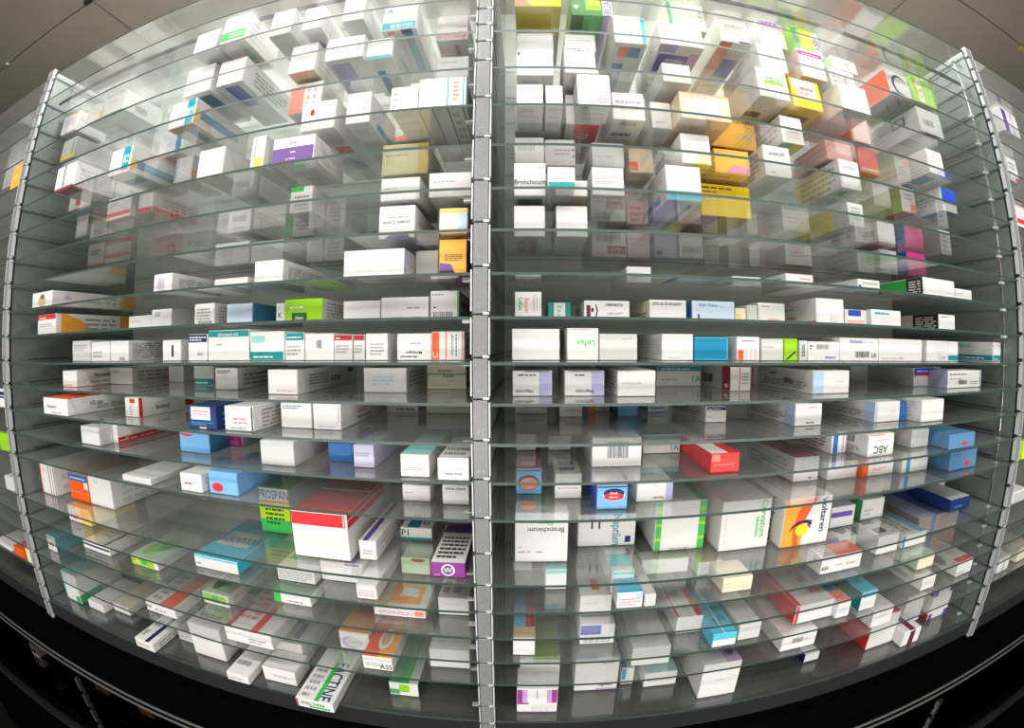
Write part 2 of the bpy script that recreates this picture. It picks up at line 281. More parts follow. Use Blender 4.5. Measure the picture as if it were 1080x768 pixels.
BOXES = '''L|9|-0.4069|-0.3641|0.5040|0.0495|0.100|W|white carton with a green printed band, third shelf from the top, left bay|F r 0 .12 .95 .42 green;F r .3 .2 .9 .24 W;F r .3 .3 .9 .34 W;B r .6 .1 .8 .6 paleg
L|9|-0.4549|-0.4136|0.5040|0.0363|0.120|G|plain grey white carton, third shelf from the top, left bay|
L|9|-0.3329|-0.2998|0.5169|0.0448|0.120|G|pale grey carton with side text, third shelf from the top, left bay|
L|9|-0.2845|-0.2574|0.5202|0.0393|0.100|W|pale carton under the top glass, third shelf from the top, left bay|
L|9|-0.2283|-0.1992|0.5192|0.0446|0.100|G|plain pale carton at the top, third shelf from the top, left bay|
L|9|-0.1852|-0.1387|0.5570|0.0451|0.160|W|big white carton with a teal band, third shelf from the top, left bay|F r 0 .04 .97 .3 teal;F l .25 .1 .9 .25 2 W;F t 1A .1 .78 .2 steel;B r .6 .05 .85 .8 teal;B r .55 0 .85 .08 navy;B r .15 .02 .35 .07 coral
L|9|-0.1192|-0.0774|0.5966|0.0457|0.120|W|white carton with a red script name, third shelf from the top, left bay|F t aquafly .35 .18 .3 red;F r .62 .5 .97 .53 red;F r .62 .12 .97 .15 redd;B r .05 .1 .2 .3 coral;B r .55 .1 .7 .35 redd
L|9|-0.8637|-0.8132|0.5687|0.0429|0.100|W|white carton with faint violet writing, third shelf from the top, left bay|F l .2 .4 .8 .75 3 violp
L|9|-0.7790|-0.7307|0.5731|0.0395|0.100|W|narrow white carton with a yellow edge, third shelf from the top, left bay|F r .86 .05 1 .4 yellow
L|9|-0.7277|-0.6674|0.5730|0.0388|0.120|W|white carton with long printed side, third shelf from the top, left bay|R r .3 .2 .6 .5 grey;B r 0 0 1 .12 paleg
L|8|-0.4156|-0.3712|0.5327|0.0418|0.160|W|white carton with a blue block underneath, fourth shelf from the top, left bay|B r .25 .05 .75 .5 blue;R l .2 .2 .9 .8 4 grey
L|8|-0.4777|-0.4268|0.5330|0.0471|0.130|W|white carton with two blue stripes underneath, fourth shelf from the top, left bay|F r 0 .1 .08 .5 paleg;F l .15 .5 .4 .6 1 pink;B r .3 .1 .9 .5 steel
L|8|-0.3055|-0.2674|0.5456|0.0460|0.120|W|blank white carton with brown base, fourth shelf from the top, left bay|B r 0 0 1 .8 tan
L|8|-0.2480|-0.1975|0.5326|0.0356|0.110|W|white carton with lavender printed base, fourth shelf from the top, left bay|B r .1 .1 .6 .9 lav;F l .85 .3 .93 .7 4 grey
L|8|-0.1972|-0.1630|0.5444|0.0324|0.110|W|white carton with a thin teal foot, fourth shelf from the top, left bay|F r 0 0 1 .15 teal;B r .2 .3 .5 1 steel
L|8|-0.8586|-0.8096|0.5823|0.0432|0.120|G|pale carton with a yellow foot, fourth shelf from the top, left bay|F r 0 0 1 .2 yellow;F l .78 .2 .9 .9 2 brown
L|8|-0.1176|-0.0762|0.6133|0.0352|0.120|W|plain off white carton by the post, fourth shelf from the top, left bay|F l .1 .7 .8 .8 1 grey
L|7|-0.3077|-0.2607|0.5685|0.0464|0.120|W|white carton with an orange left strip, fifth shelf from the top, left bay|F r 0 0 .45 .9 coral;F l .55 .2 .62 .9 3 coral;F l .75 .2 .82 .9 3 coral
L|6|-0.2654|-0.2208|0.5288|0.0394|0.210|W|white carton with a small red dot, sixth shelf from the top, left bay|F e .32 .62 .06 .12 redd;B r .1 .15 .5 .5 W;B p .1,.45,.5,.4,1,.7,.6,.75 blue;B r .5 .3 .95 .45 red;R r .2 .2 .9 .8 W;F l .12 .1 .16 .9 4 grey
L|6|-0.2057|-0.1769|0.5263|0.0420|0.160|W|white carton with blue streaked side, sixth shelf from the top, left bay|R p .2,.1,.9,.1,.9,.4,.2,.3 steel;F l .1 .2 .3 .3 1 pink
L|6|-0.1467|-0.1163|0.5040|0.0305|0.089|W|plain ivory carton third from the post, sixth shelf from the top, left bay|F l .1 .1 .3 .9 3 grey
L|6|-0.1153|-0.0645|0.5040|0.0384|0.180|W|white carton with blue vertical lines, sixth shelf from the top, left bay|F r .04 0 .12 1 palb;F r .6 0 .63 1 steel;F r .93 0 .96 1 steel;F l .72 .2 .86 .9 5 coral;B r .28 0 .31 1 grey;B r .6 0 .63 1 dark;B r .92 0 .95 1 dark;B l .68 .1 .85 .8 6 grey
L|6|-0.1637|-0.1299|0.5948|0.0395|0.100|W|white carton edged in salmon pink, sixth shelf from the top, left bay|F r 0 .85 1 1 coral;F r 0 0 1 .18 coral
L|5|-0.1760|-0.1184|0.5884|0.0414|0.140|LY|pale yellow carton, seventh shelf from the top, left bay|F r .78 .05 1 .98 yell2;F l .08 .6 .6 .7 1 grey
L|7|-0.4869|-0.4397|0.5257|0.0411|0.160|W|white carton with a teal name strip at right, fifth shelf from the top, left bay|F r .66 0 .95 1 teal;F t PS .8 .5 .22 W 90;B r 0 0 1 .15 tan;B r .5 .1 .8 .9 steel;R r .1 .3 .8 .6 steel;R r 0 .1 .1 .6 yell2
L|6|-0.6049|-0.5545|0.5226|0.0420|0.160|W|white carton with a teal strip, lower twin, sixth shelf from the top, left bay|F r .6 .1 .92 1 teal;F t PS .76 .55 .22 W 90;R r .1 .2 .8 .5 steel;R r 0 .1 .1 .5 yell2;B r .1 .2 .9 .35 steel
L|7|-0.5768|-0.5230|0.6098|0.0386|0.100|W|pale carton with a steel blue strip, fifth shelf from the top, left bay|F r .72 0 .95 1 steel;F l .3 .4 .6 .6 2 grey
L|6|-0.5350|-0.4983|0.6172|0.0420|0.100|W|white carton with blue lined edge, sixth shelf from the top, left bay|F r 0 .05 .16 1 palb;F l .02 .3 .14 .7 3 steel;R r 0 .1 .35 .4 yell2
L|6|-0.7416|-0.6812|0.5040|0.0420|0.107|W|white carton with dark vertical writing, sixth shelf from the top, left bay|F t canesta .42 .5 .18 dark 90;F r 0 0 1 .1 redd;B r .1 0 .9 .3 redd
L|6|-0.8206|-0.7422|0.6062|0.0420|0.120|W|white carton with a red square mark, sixth shelf from the top, left bay|F r .3 .15 .55 .5 red;F l .6 .5 .9 .8 3 grey
L|6|-0.7178|-0.6814|0.6132|0.0416|0.140|W|slim white carton with a grey side print, sixth shelf from the top, left bay|R r .3 .3 .6 .6 grey
L|5|-0.5831|-0.5497|0.5870|0.0289|0.130|W|white carton with a red foot line, seventh shelf from the top, left bay|F r 0 .02 1 .25 red;R r 0 .02 1 .25 red;R l .2 .4 .9 .9 3 grey
L|5|-0.6627|-0.5999|0.5850|0.0366|0.120|W|white carton with a thin red line, seventh shelf from the top, left bay|F r 0 .12 1 .3 red;F l .1 .6 .5 .8 2 grey
L|5|-0.8147|-0.7750|0.6311|0.0414|0.120|W|slim white carton with green side band, seventh shelf from the top, left bay|R r 0 .55 1 .9 green2;F r 0 0 .12 1 lav
L|5|-0.3970|-0.3561|0.5040|0.0374|0.092|G|pale grey blank carton, seventh shelf from the top, left bay|
L|5|-0.3155|-0.2970|0.5040|0.0405|0.120|G|slim pale carton with a yellow bottom, seventh shelf from the top, left bay|F r .3 0 .9 .3 yell2;F r .25 .3 .35 1 grey
L|5|-0.2854|-0.2319|0.5040|0.0314|0.100|W|white carton with a purple lower panel, seventh shelf from the top, left bay|F r 0 0 1 .58 purple;F l .4 .72 .65 .85 1 coral;F l .35 .1 .6 .2 1 violp;F l .45 .35 .6 .45 1 W;L r 0 0 1 1 W
L|5|-0.3980|-0.3612|0.5977|0.0391|0.120|W|white carton with a faint barcode, seventh shelf from the top, left bay|F b .2 .2 .85 .45;R r 0 0 .1 1 grey
L|4|-0.8192|-0.7642|0.6795|0.0418|0.120|W|white carton with two lines of writing, eighth shelf from the top, left bay|F l .2 .5 .8 .75 2 dark;F r 0 0 1 .1 coral
L|4|-0.7636|-0.6876|0.6841|0.0418|0.120|W|white carton with a red dotted top, eighth shelf from the top, left bay|F r 0 .84 1 1 red;F l .08 .88 .95 .96 1 W;F r 0 .2 1 .35 coral
L|4|-0.4115|-0.3737|0.6149|0.0343|0.130|W|white carton with a grey barcode, eighth shelf from the top, left bay|F b .2 .45 .8 .7;F l .2 .15 .8 .3 1 grey;R l .2 .2 .9 .8 5 grey
L|4|-0.6645|-0.5927|0.7193|0.0418|0.100|PK|faint pink carton with red square logo, eighth shelf from the top, left bay|F r .65 .12 .9 .55 red;F r .7 .2 .85 .45 PK
L|4|-0.5921|-0.5239|0.7315|0.0418|0.120|W|white carton with a teal and grey name, eighth shelf from the top, left bay|F t Keto .5 .5 .32 teal;F l .1 .1 .8 .2 1 grey
L|4|-0.1601|-0.1165|0.5374|0.0267|0.120|G|grey white carton, second from the post, eighth shelf from the top, left bay|F l .1 .5 .5 .6 1 grey
L|4|-0.1054|-0.0598|0.5339|0.0284|0.140|W|white carton beside the post, eighth shelf from the top, left bay|F l .1 .6 .8 .7 1 grey
L|4|-0.3490|-0.3022|0.6791|0.0314|0.100|W|white carton with a green left end, eighth shelf from the top, left bay|F r 0 0 .28 1 green;F l .4 .3 .9 .8 3 grey
L|4|-0.2803|-0.2509|0.5536|0.0335|0.100|W|pale carton with green top edge, eighth shelf from the top, left bay|F r 0 .8 .6 1 green;F l .2 .1 .9 .7 4 grey
L|3|-0.4393|-0.3782|0.6259|0.0329|0.100|W|plain pale carton near a taller neighbour, ninth shelf from the top, left bay|
L|3|-0.3776|-0.3252|0.6309|0.0308|0.100|W|off white carton with a side line, ninth shelf from the top, left bay|F l .1 .5 .6 .6 1 grey
L|3|-0.2992|-0.2746|0.6541|0.0331|0.100|W|narrow pale carton, ninth shelf from the top, left bay|F l .2 .2 .8 .8 5 grey
L|3|-0.2739|-0.2445|0.6559|0.0341|0.100|W|pale carton with fine print, ninth shelf from the top, left bay|F l .2 .2 .8 .8 4 grey
L|3|-0.1599|-0.1199|0.5358|0.0372|0.140|W|tall white carton with upside down writing, ninth shelf from the top, left bay|F t Linderil_Creme .5 .48 .1 dark 180;F l .25 .62 .9 .7 1 grey;F p .2,.0,.9,.0,.8,.14,.35,.16 navy;B r 0 0 1 .5 lav
L|3|-0.0908|-0.0616|0.5208|0.0274|0.100|CR|cream carton with a pale blue corner, ninth shelf from the top, left bay|F r .65 .1 1 .75 palb;F r 0 .85 1 1 yell2
L|2|-0.0902|-0.0622|0.5210|0.0373|0.160|OR|orange carton with a purple corner, tenth shelf from the top, left bay|F p 0,.02,.6,.02,.45,.3,0,.35 purple;F p 0,0,.7,0,.5,.12,0,.12 dark;F l .2 .4 .85 .6 4 brown;B r 0 0 1 1 mag;R r 0 0 .3 1 purple
L|2|-0.1276|-0.1014|0.5800|0.0373|0.100|G|dull grey carton behind, tenth shelf from the top, left bay|
L|2|-0.8156|-0.7414|0.5300|0.0276|0.200|W|white carton with a small figure logo, tenth shelf from the top, left bay|F e .5 .45 .18 .35 tan;F e .52 .7 .1 .15 brown;R t salbe .2 .6 .25 violp;R r .75 0 1 .6 yell2
L|2|-0.4778|-0.4432|0.5300|0.0257|0.150|W|white carton with a violet barcode, tenth shelf from the top, left bay|F b .2 .1 .6 .8 violp;R l .1 .2 .9 .8 7 grey
L|2|-0.3772|-0.3261|0.5400|0.0126|0.100|W|low white carton on the right, tenth shelf from the top, left bay|
L|2|-0.3107|-0.2719|0.5300|0.0280|0.140|W|tall blank bright white carton, tenth shelf from the top, left bay|R l .1 .2 .9 .8 7 grey
L|2|-0.1968|-0.1289|0.5300|0.0318|0.140|W|wide blank white carton with lavender side, tenth shelf from the top, left bay|R r 0 0 .3 1 lav;R l .05 .1 .28 .5 4 W
L|1|-0.8057|-0.7397|0.5400|0.0334|0.250|W|white carton with a red corner label, eleventh shelf from the top, left bay|F r 0 .75 1 1 red;F l .1 .8 .6 .92 1 W;F l .1 .4 .8 .6 2 grey;R p .05,0,.45,0,.25,.7,.1,1,.05,1 orange;R r .7 0 .9 1 orange;R l .3 .2 .65 .9 3 grey
L|1|-0.5723|-0.5204|0.5750|0.0202|0.100|W|low plain white carton, eleventh shelf from the top, left bay|
L|1|-0.5204|-0.4790|0.5750|0.0270|0.130|W|white carton with a grey logo, eleventh shelf from the top, left bay|F t GSI .3 .75 .22 steel;R r 0 0 1 1 grey2
L|1|-0.4354|-0.4001|0.5750|0.0302|0.100|W|white carton with lines of text, eleventh shelf from the top, left bay|F l .15 .3 .8 .85 4 grey;F r .2 .05 .9 .25 grey;R l .1 .1 .9 .9 6 grey
L|1|-0.3793|-0.3386|0.5750|0.0273|0.160|PB|pale blue white carton, eleventh shelf from the top, left bay|R r 0 0 1 1 steel;F l .1 .4 .6 .6 2 palb
L|1|-0.3033|-0.2911|0.5750|0.0250|0.100|W|slim white carton beside a lime one, eleventh shelf from the top, left bay|F t K .5 .4 .25 dark
L|1|-0.2911|-0.2394|0.5750|0.0291|0.120|LM|lime green carton with a dark green badge, eleventh shelf from the top, left bay|F r .2 .05 .6 .42 dgreen;F t Jibgut .4 .2 .16 W;F l .15 .6 .7 .75 1 W;R r 0 0 1 1 W;R l .1 .1 .9 .9 6 grey;T r 0 0 1 1 LM
L|1|-0.2126|-0.1672|0.5750|0.0239|0.100|W|plain white carton, eleventh shelf from the top, left bay|
L|1|-0.1661|-0.1109|0.5750|0.0268|0.100|W|grey white carton with pink and grey name, eleventh shelf from the top, left bay|F t Ranipril .35 .12 .16 pinkg 180;F t Ratiop .75 .12 .16 grey 180;F l .55 .5 .95 .62 1 grey
L|1|-0.1088|-0.0768|0.5750|0.0329|0.150|W|white carton with a black barcode, eleventh shelf from the top, left bay|F b .1 .05 .8 .28;F l .06 .85 .6 .9 1 dark;F l .12 .4 .22 .5 1 dark;F r .94 0 1 1 green;R l .1 .1 .9 .9 2 grey
L|0|-0.6975|-0.6441|0.5500|0.0315|0.080|G|small beige carton, leftmost, eleventh shelf from the bottom, left bay|F l .1 .5 .8 .85 3 grey
L|0|-0.6414|-0.5935|0.5500|0.0286|0.100|W|small white carton by a beige one, eleventh shelf from the bottom, left bay|F l .1 .2 .6 .6 2 grey
L|0|-0.5911|-0.5478|0.5500|0.0288|0.180|W|white carton with striped side, eleventh shelf from the bottom, left bay|F t anal .65 .15 .2 dark;R l .05 .1 .95 .9 8 grey
L|0|-0.4750|-0.4406|0.5500|0.0274|0.100|W|white carton with vertical dark name, eleventh shelf from the bottom, left bay|F r .5 .2 .62 .75 dark;R r 0 0 1 1 grey2
L|0|-0.4268|-0.3939|0.5500|0.0335|0.100|W|white carton with a navy top band, eleventh shelf from the bottom, left bay|F r 0 .7 1 1 navy;F l .08 .76 .95 .95 2 W;F l .5 .2 .9 .4 1 grey
L|0|-0.3923|-0.3282|0.5500|0.0373|0.160|W|white carton with a teal top band, eleventh shelf from the bottom, left bay|F r 0 .78 1 1 teal2;F t Simvastatin_AG .5 .86 .1 W;F l .2 .5 .4 .6 1 grey;R r 0 .1 .4 .6 navy
L|0|-0.3268|-0.2785|0.5500|0.0344|0.100|W|white carton with a teal foot band, eleventh shelf from the bottom, left bay|F r .05 .6 .45 .85 paleT;F r 0 0 .97 .3 teal2;F l .1 .1 .9 .2 1 W
L|0|-0.2772|-0.2521|0.5500|0.0322|0.100|W|slim white carton with teal headband, eleventh shelf from the bottom, left bay|F r .05 .72 1 1 teal2;F l .1 .8 .9 .9 1 W;F l .1 .2 .8 .6 3 grey
L|0|-0.2509|-0.2150|0.5500|0.0306|0.120|W|blank white carton with a faint code, eleventh shelf from the bottom, left bay|F b .4 .45 .6 .75
L|0|-0.2144|-0.1921|0.5500|0.0289|0.100|G|grey white carton with a red top band, eleventh shelf from the bottom, left bay|F r 0 .78 1 1 redd;F l .1 .83 .4 .93 1 W;F l .1 .3 .8 .65 3 grey
L|0|-0.1910|-0.1776|0.5500|0.0285|0.100|G|narrow twin with a red top band, eleventh shelf from the bottom, left bay|F r 0 .78 1 1 redd;F l .1 .3 .8 .65 3 grey
L|0|-0.1765|-0.1514|0.5500|0.0294|0.100|W|white carton with centred text, eleventh shelf from the bottom, left bay|F l .2 .2 .85 .7 4 grey;R r 0 0 1 1 grey2
L|0|-0.1407|-0.1031|0.5500|0.0289|0.100|W|white carton with upside down lettering, eleventh shelf from the bottom, left bay|F t Mirtazapin .5 .3 .14 dark 180;F l .1 .12 .6 .2 1 dark;F l .4 .6 .8 .72 1 grey
L|0|-0.1026|-0.0675|0.5500|0.0306|0.100|W|white carton with a bright orange end strip, eleventh shelf from the bottom, left bay|F r 0 0 .23 1 orr;F t U .12 .18 .2 W;F r .42 0 .46 1 coral;F r .92 0 .96 1 coral;F l .62 .15 .66 .9 1 dark;F l .74 .15 .78 .9 1 dark
L|-1|-0.7234|-0.6800|0.5443|0.0254|0.170|W|white carton with long grey name on the side, tenth shelf from the bottom, left bay|F l .1 .08 .8 .2 1 pink;R t Hametum .38 .66 .3 dark;R l .2 .2 .5 .4 1 grey
L|-1|-0.6774|-0.6178|0.6283|0.0264|0.150|W|white carton with blue corner writing, tenth shelf from the bottom, left bay|F l .1 .7 .5 .9 2 grey;R l .1 .2 .9 .9 3 grey
L|-1|-0.5941|-0.5554|0.7000|0.0268|0.100|W|white carton with a red left edge, tenth shelf from the bottom, left bay|L r 0 0 1 1 redd;F r 0 0 .1 1 redd;R r 0 0 1 1 grey2
L|-1|-0.4947|-0.4545|0.6511|0.0290|0.100|W|white carton with a teal foot, tenth shelf from the bottom, left bay|F r 0 0 1 .35 teal2;F l .1 .1 .9 .25 1 W
L|-1|-0.4127|-0.3745|0.5945|0.0290|0.160|W|white carton with small name at the top, tenth shelf from the bottom, left bay|F l .1 .75 .7 .92 2 dark;R l .1 .2 .9 .8 3 grey;R t L-Thyrox .5 .7 .22 dark
L|-1|-0.3038|-0.2634|0.5533|0.0290|0.220|W|white carton with pink writing at the foot, tenth shelf from the bottom, left bay|F l .3 .12 .95 .2 2 pink;R b .5 .3 .66 .55;R l .15 .3 .45 .8 4 grey;R r .8 .6 .9 .8 dark
L|-1|-0.1955|-0.1423|0.5996|0.0294|0.120|W|white carton with blue lines of text, tenth shelf from the bottom, left bay|F l .2 .3 .7 .75 3 palb;T l .1 .1 .9 .9 3 brown;R l .1 .2 .9 .9 4 grey
L|-1|-0.1279|-0.0781|0.6544|0.0330|0.100|CR|cream carton with green rules around its name, tenth shelf from the bottom, left bay|F r 0 .55 1 .6 green;F t sinuplex .45 .7 .16 dark;F t duplex .55 .5 .16 dark;F l .1 .12 .7 .18 1 grey;F l .55 .3 .8 .36 1 grey
L|-2|-0.7384|-0.6615|0.5040|0.0256|0.200|W|white carton with a red orange top, ninth shelf from the bottom, left bay|T r 0 0 1 1 orr;F t Budesonid .35 .5 .2 dark;F l .35 .1 .8 .25 1 pink;R t ASS_ratio .35 .6 .25 dark;R l .35 .2 .9 .5 3 grey
L|-2|-0.5665|-0.5358|0.5558|0.0278|0.150|W|white carton with a red square and side name, ninth shelf from the bottom, left bay|F r .35 .72 .75 .95 red;F l .35 .1 .55 .65 4 grey;R r 0 0 .06 1 red;R t Brunsorg .4 .35 .32 dark;R r .8 .2 .95 .8 redd
L|-2|-0.3995|-0.3555|0.5100|0.0284|0.140|NV|navy carton with a white label, ninth shelf from the bottom, left bay|F r .1 .4 .8 .95 W;F l .15 .6 .75 .85 2 pink;F r .4 .02 .65 .1 tan;F l .1 .18 .9 .34 2 steel;R l .1 .1 .8 .8 3 steel
L|-2|-0.3463|-0.3052|0.5157|0.0286|0.200|W|white carton with a dark green right edge, ninth shelf from the bottom, left bay|F r .93 0 1 1 dgreen;F l .3 .3 .8 .6 2 pink;F l .2 .1 .8 .2 1 green2;R l .1 .1 .9 .9 5 grey
L|-2|-0.2894|-0.2484|0.5573|0.0304|0.120|W|white carton with a small grey heading, ninth shelf from the bottom, left bay|F l .08 .75 .7 .92 2 steel;R r 0 0 1 1 W
L|-2|-0.2449|-0.2100|0.5550|0.0307|0.200|W|white carton with red script on its side, ninth shelf from the bottom, left bay|R t tamoxil .4 .5 .25 pink;F l .2 .08 .8 .16 2 violp;R l .3 .2 .7 .3 1 redd;F l .9 .3 .95 .9 2 grey
L|-2|-0.2009|-0.1549|0.7198|0.0190|0.100|W|low white carton set far back, ninth shelf from the bottom, left bay|F l .3 .2 .95 .4 1 dark
L|-2|-0.1421|-0.0807|0.7175|0.0213|0.100|W|wide low white carton next to the post, ninth shelf from the bottom, left bay|
L|-3|-0.6392|-0.5911|0.5133|0.0265|0.031|G|dim grey carton set back, eighth shelf from the bottom, left bay|
L|-3|-0.6245|-0.5807|0.5459|0.0277|0.180|W|white carton with a dashed red foot, eighth shelf from the bottom, left bay|F r 0 0 .6 .28 red;R r 0 0 1 .3 red;R l .02 .1 .98 .2 1 W;R l .1 .2 .15 .28 1 W
L|-3|-0.4506|-0.3981|0.5503|0.0253|0.050|SB|light blue carton with a red oval, eighth shelf from the bottom, left bay|F e .25 .95 .22 .12 red;R r 0 0 1 1 steel
L|-3|-0.4327|-0.3775|0.6027|0.0186|0.120|W|white carton with a magenta end, eighth shelf from the bottom, left bay|F r .52 0 1 1 mag;F r .6 .2 .9 .5 magl
L|-3|-0.3037|-0.2590|0.5253|0.0289|0.120|G|grey carton, dim, behind a shelf edge, eighth shelf from the bottom, left bay|
L|-3|-0.2312|-0.1999|0.5635|0.0226|0.120|BL|dim dark blue carton, eighth shelf from the bottom, left bay|F l .1 .4 .9 .5 1 steel
L|-3|-0.1924|-0.1683|0.5432|0.0259|0.120|LV|lavender carton beside a blue one, eighth shelf from the bottom, left bay|F l .1 .5 .8 .7 2 grey
L|-3|-0.1303|-0.1003|0.5122|0.0241|0.160|W|white carton with pink print, green top, eighth shelf from the bottom, left bay|T r 0 0 1 1 paleT;F l .1 .3 .8 .5 2 pinkg;R r 0 0 1 1 grey2
L|-3|-0.0901|-0.0586|0.5040|0.0231|0.160|W|white carton with striped top, eighth shelf from the bottom, left bay|T l .1 .1 .9 .9 5 grey;F t alexa_phase .5 .3 .16 dark 180;F l .5 .5 .85 .56 1 grey
L|-4|-0.1407|-0.1089|0.5564|0.0191|0.140|W|pale carton below its pink printed twin, seventh shelf from the bottom, left bay|F l .1 .5 .5 .6 1 grey
L|-4|-0.0937|-0.0643|0.5487|0.0230|0.140|W|pale carton with mirrored line of text, seventh shelf from the bottom, left bay|F t alexa_phase .5 .8 .2 dark
L|-4|-0.5358|-0.4759|0.5040|0.0088|0.100|G|dim grey white carton, seventh shelf from the bottom, left bay|
L|-4|-0.4229|-0.3874|0.5085|0.0231|0.100|W|white carton under a light blue one, seventh shelf from the bottom, left bay|F l .2 .4 .6 .6 1 red
L|-4|-0.3794|-0.3353|0.5147|0.0285|0.120|SB|dim light blue carton with red ring, seventh shelf from the bottom, left bay|F e .3 .3 .2 .2 red
L|-6|-0.8527|-0.7982|0.5511|0.0541|0.200|W|tall white carton with dark seam lines, sixth shelf from the bottom, left bay|F r 0 0 .08 1 orr;F r .62 0 .66 1 brown;F r .8 0 .83 1 brown;F r .95 0 1 1 brown;T r 0 0 1 1 W
L|-6|-0.7648|-0.7039|0.5645|0.0460|0.160|ORR|orange carton with a blue top band, sixth shelf from the bottom, left bay|F r 0 .75 1 1 blued;F l .1 .82 .9 .92 1 W;F r .8 .5 1 .75 W;T r 0 0 1 1 tan;F r .05 .3 .95 .33 coral
L|-6|-0.7020|-0.6372|0.5654|0.0475|0.260|W|big plain white carton with long side, sixth shelf from the bottom, left bay|F l .3 .85 .5 .9 1 grey;F r .05 .04 .95 .06 grey2
L|-6|-0.3578|-0.3094|0.6002|0.0640|0.160|LM|green and white cough syrup carton, sixth shelf from the bottom, left bay|F r 0 .72 1 1 W;F t PROSPAN .5 .85 .2 navy;F r 0 .67 1 .72 orr;F r 0 0 1 .35 green;F r 0 .3 1 .67 lime3;F l .2 .2 .8 .6 4 dgreen;T r .1 .1 .9 .9 LM;R r 0 0 1 1 grey2
L|-6|-0.2764|-0.2039|0.5366|0.0584|0.200|W|big white carton with a red top band, sixth shelf from the bottom, left bay|F r 0 .72 .97 1 red;F r .97 .72 1 1 W;T r 0 0 1 1 red;T r 0 .48 1 .52 W;R r 0 .7 .8 1 red;R r 0 .85 .8 .88 W;F r .93 .74 .95 .98 W
L|-6|-0.1629|-0.1216|0.6219|0.0174|0.130|W|white carton with a teal roof and letters, sixth shelf from the bottom, left bay|F t P1 .15 .6 .5 navy;F r 0 0 1 .22 teal2;T r .2 0 .6 1 teal2;T l .65 .1 .9 .9 2 grey
L|-7|-0.1565|-0.1200|0.5894|0.0229|0.130|PG|pale green white carton, fifth shelf from the bottom, left bay|F r 0 .6 1 .95 paleg;F e .6 .9 .25 .12 redd
L|-6|-0.1039|-0.0666|0.5153|0.0176|0.130|PU|purple carton with a round white emblem, sixth shelf from the bottom, left bay|F e .5 .5 .2 .42 W;F e .5 .5 .15 .34 purple;F t W .5 .5 .35 W;T r 0 0 1 1 W;T r 0 .72 1 1 purple;T e .5 .86 .42 .12 purd;T l .1 .1 .9 .65 6 dark;F l .1 .12 .3 .2 1 W
L|-6|-0.1952|-0.1740|0.5467|0.0247|0.160|W|white carton with violet band on top, sixth shelf from the bottom, left bay|T r .2 0 .5 1 viol;F l .2 .3 .8 .6 2 grey
L|-7|-0.7650|-0.6955|0.5487|0.0272|0.130|W|small carton with yellow roof, fifth shelf from the bottom, left bay|T r 0 0 1 1 yell2;F r .6 0 1 1 yell2;R r 0 0 1 1 yell2;F l .1 .2 .5 .6 2 pink
L|-7|-0.3031|-0.2515|0.5299|0.0186|0.140|G|grey carton with rows of print, fifth shelf from the bottom, left bay|F l .05 .15 .95 .85 5 grey;T r .1 .2 .9 .9 green2
L|-7|-0.2497|-0.1957|0.5484|0.0264|0.160|W|white carton with blue corner on the lid, fifth shelf from the bottom, left bay|F l .05 .1 .95 .85 6 grey2;F r .6 .88 .95 1 viol;T r .6 0 .85 .5 viol
L|-8|-0.7148|-0.6385|0.5330|0.0136|0.130|W|flat white carton with a navy edge stripe, fourth shelf from the bottom, left bay|F r 0 .5 1 .75 navy;T r .72 0 .8 1 navy;T l .2 .3 .6 .6 2 grey;T r .85 0 1 1 W
L|-8|-0.5858|-0.5251|0.5360|0.0159|0.130|W|carton with a green leaf picture on its lid, fourth shelf from the bottom, left bay|F r 0 .1 .85 .9 LM;F e .5 .5 .1 .3 green;F e .25 .5 .08 .3 yell2;T r 0 0 1 1 paleg;T e .55 .5 .3 .25 green;T e .35 .3 .2 .2 LM;R r .1 .2 .8 .8 grey2
L|-7|-0.4299|-0.3579|0.5194|0.0181|0.160|W|white carton with a bright cyan lid, fifth shelf from the bottom, left bay|T r 0 0 1 1 cyan;T r .1 .3 .85 .65 W;T t Silomat .5 .48 .2 steel;R r 0 0 1 1 cyan;F r 0 .85 1 1 cyan;F l .05 .3 .2 .5 1 steel
L|-7|-0.1912|-0.1673|0.5105|0.0189|0.130|W|pale pinkish carton with lines, fifth shelf from the bottom, left bay|F l .1 .2 .9 .7 3 pinkg
L|-8|-0.1049|-0.0684|0.5505|0.0244|0.140|W|grey white carton beside the post, fourth shelf from the bottom, left bay|T l .1 .1 .8 .9 2 grey
L|-9|-0.8516|-0.8191|0.5322|0.0289|0.100|W|small carton with a teal side, third shelf from the bottom, left bay|R r 0 0 1 1 teal2;T r 0 0 1 1 teal2;F r 0 .8 .8 1 paleT;F l .3 .2 .7 .6 3 pink
L|-8|-0.3160|-0.2627|0.5315|0.0155|0.130|W|white carton with a green lid, fourth shelf from the bottom, left bay|T r 0 0 1 1 green2;T r .4 .2 .8 .6 paleg;F r 0 0 .2 1 green;F l .4 .2 .8 .5 1 grey
L|-8|-0.1814|-0.1185|0.5361|0.0123|0.130|W|white carton with an orange picture lid, fourth shelf from the bottom, left bay|F l .1 .25 .8 .7 2 pinkg;T r 0 0 .25 .6 tan;T r .25 .1 .85 .6 orange;T r .4 .25 .75 .45 W;T l .4 .65 .95 .95 3 grey;F r .8 .2 .97 .8 coral
L|-10|-0.5631|-0.4991|0.5219|0.0185|0.130|W|white carton with an orange and pink lid, second shelf from the bottom, left bay|T r .5 0 .95 .5 orr;T r .5 .5 .95 1 coral;T l .1 .1 .4 .9 5 grey;F t ass .1 .5 .4 dark;F l .3 .3 .7 .6 1 grey
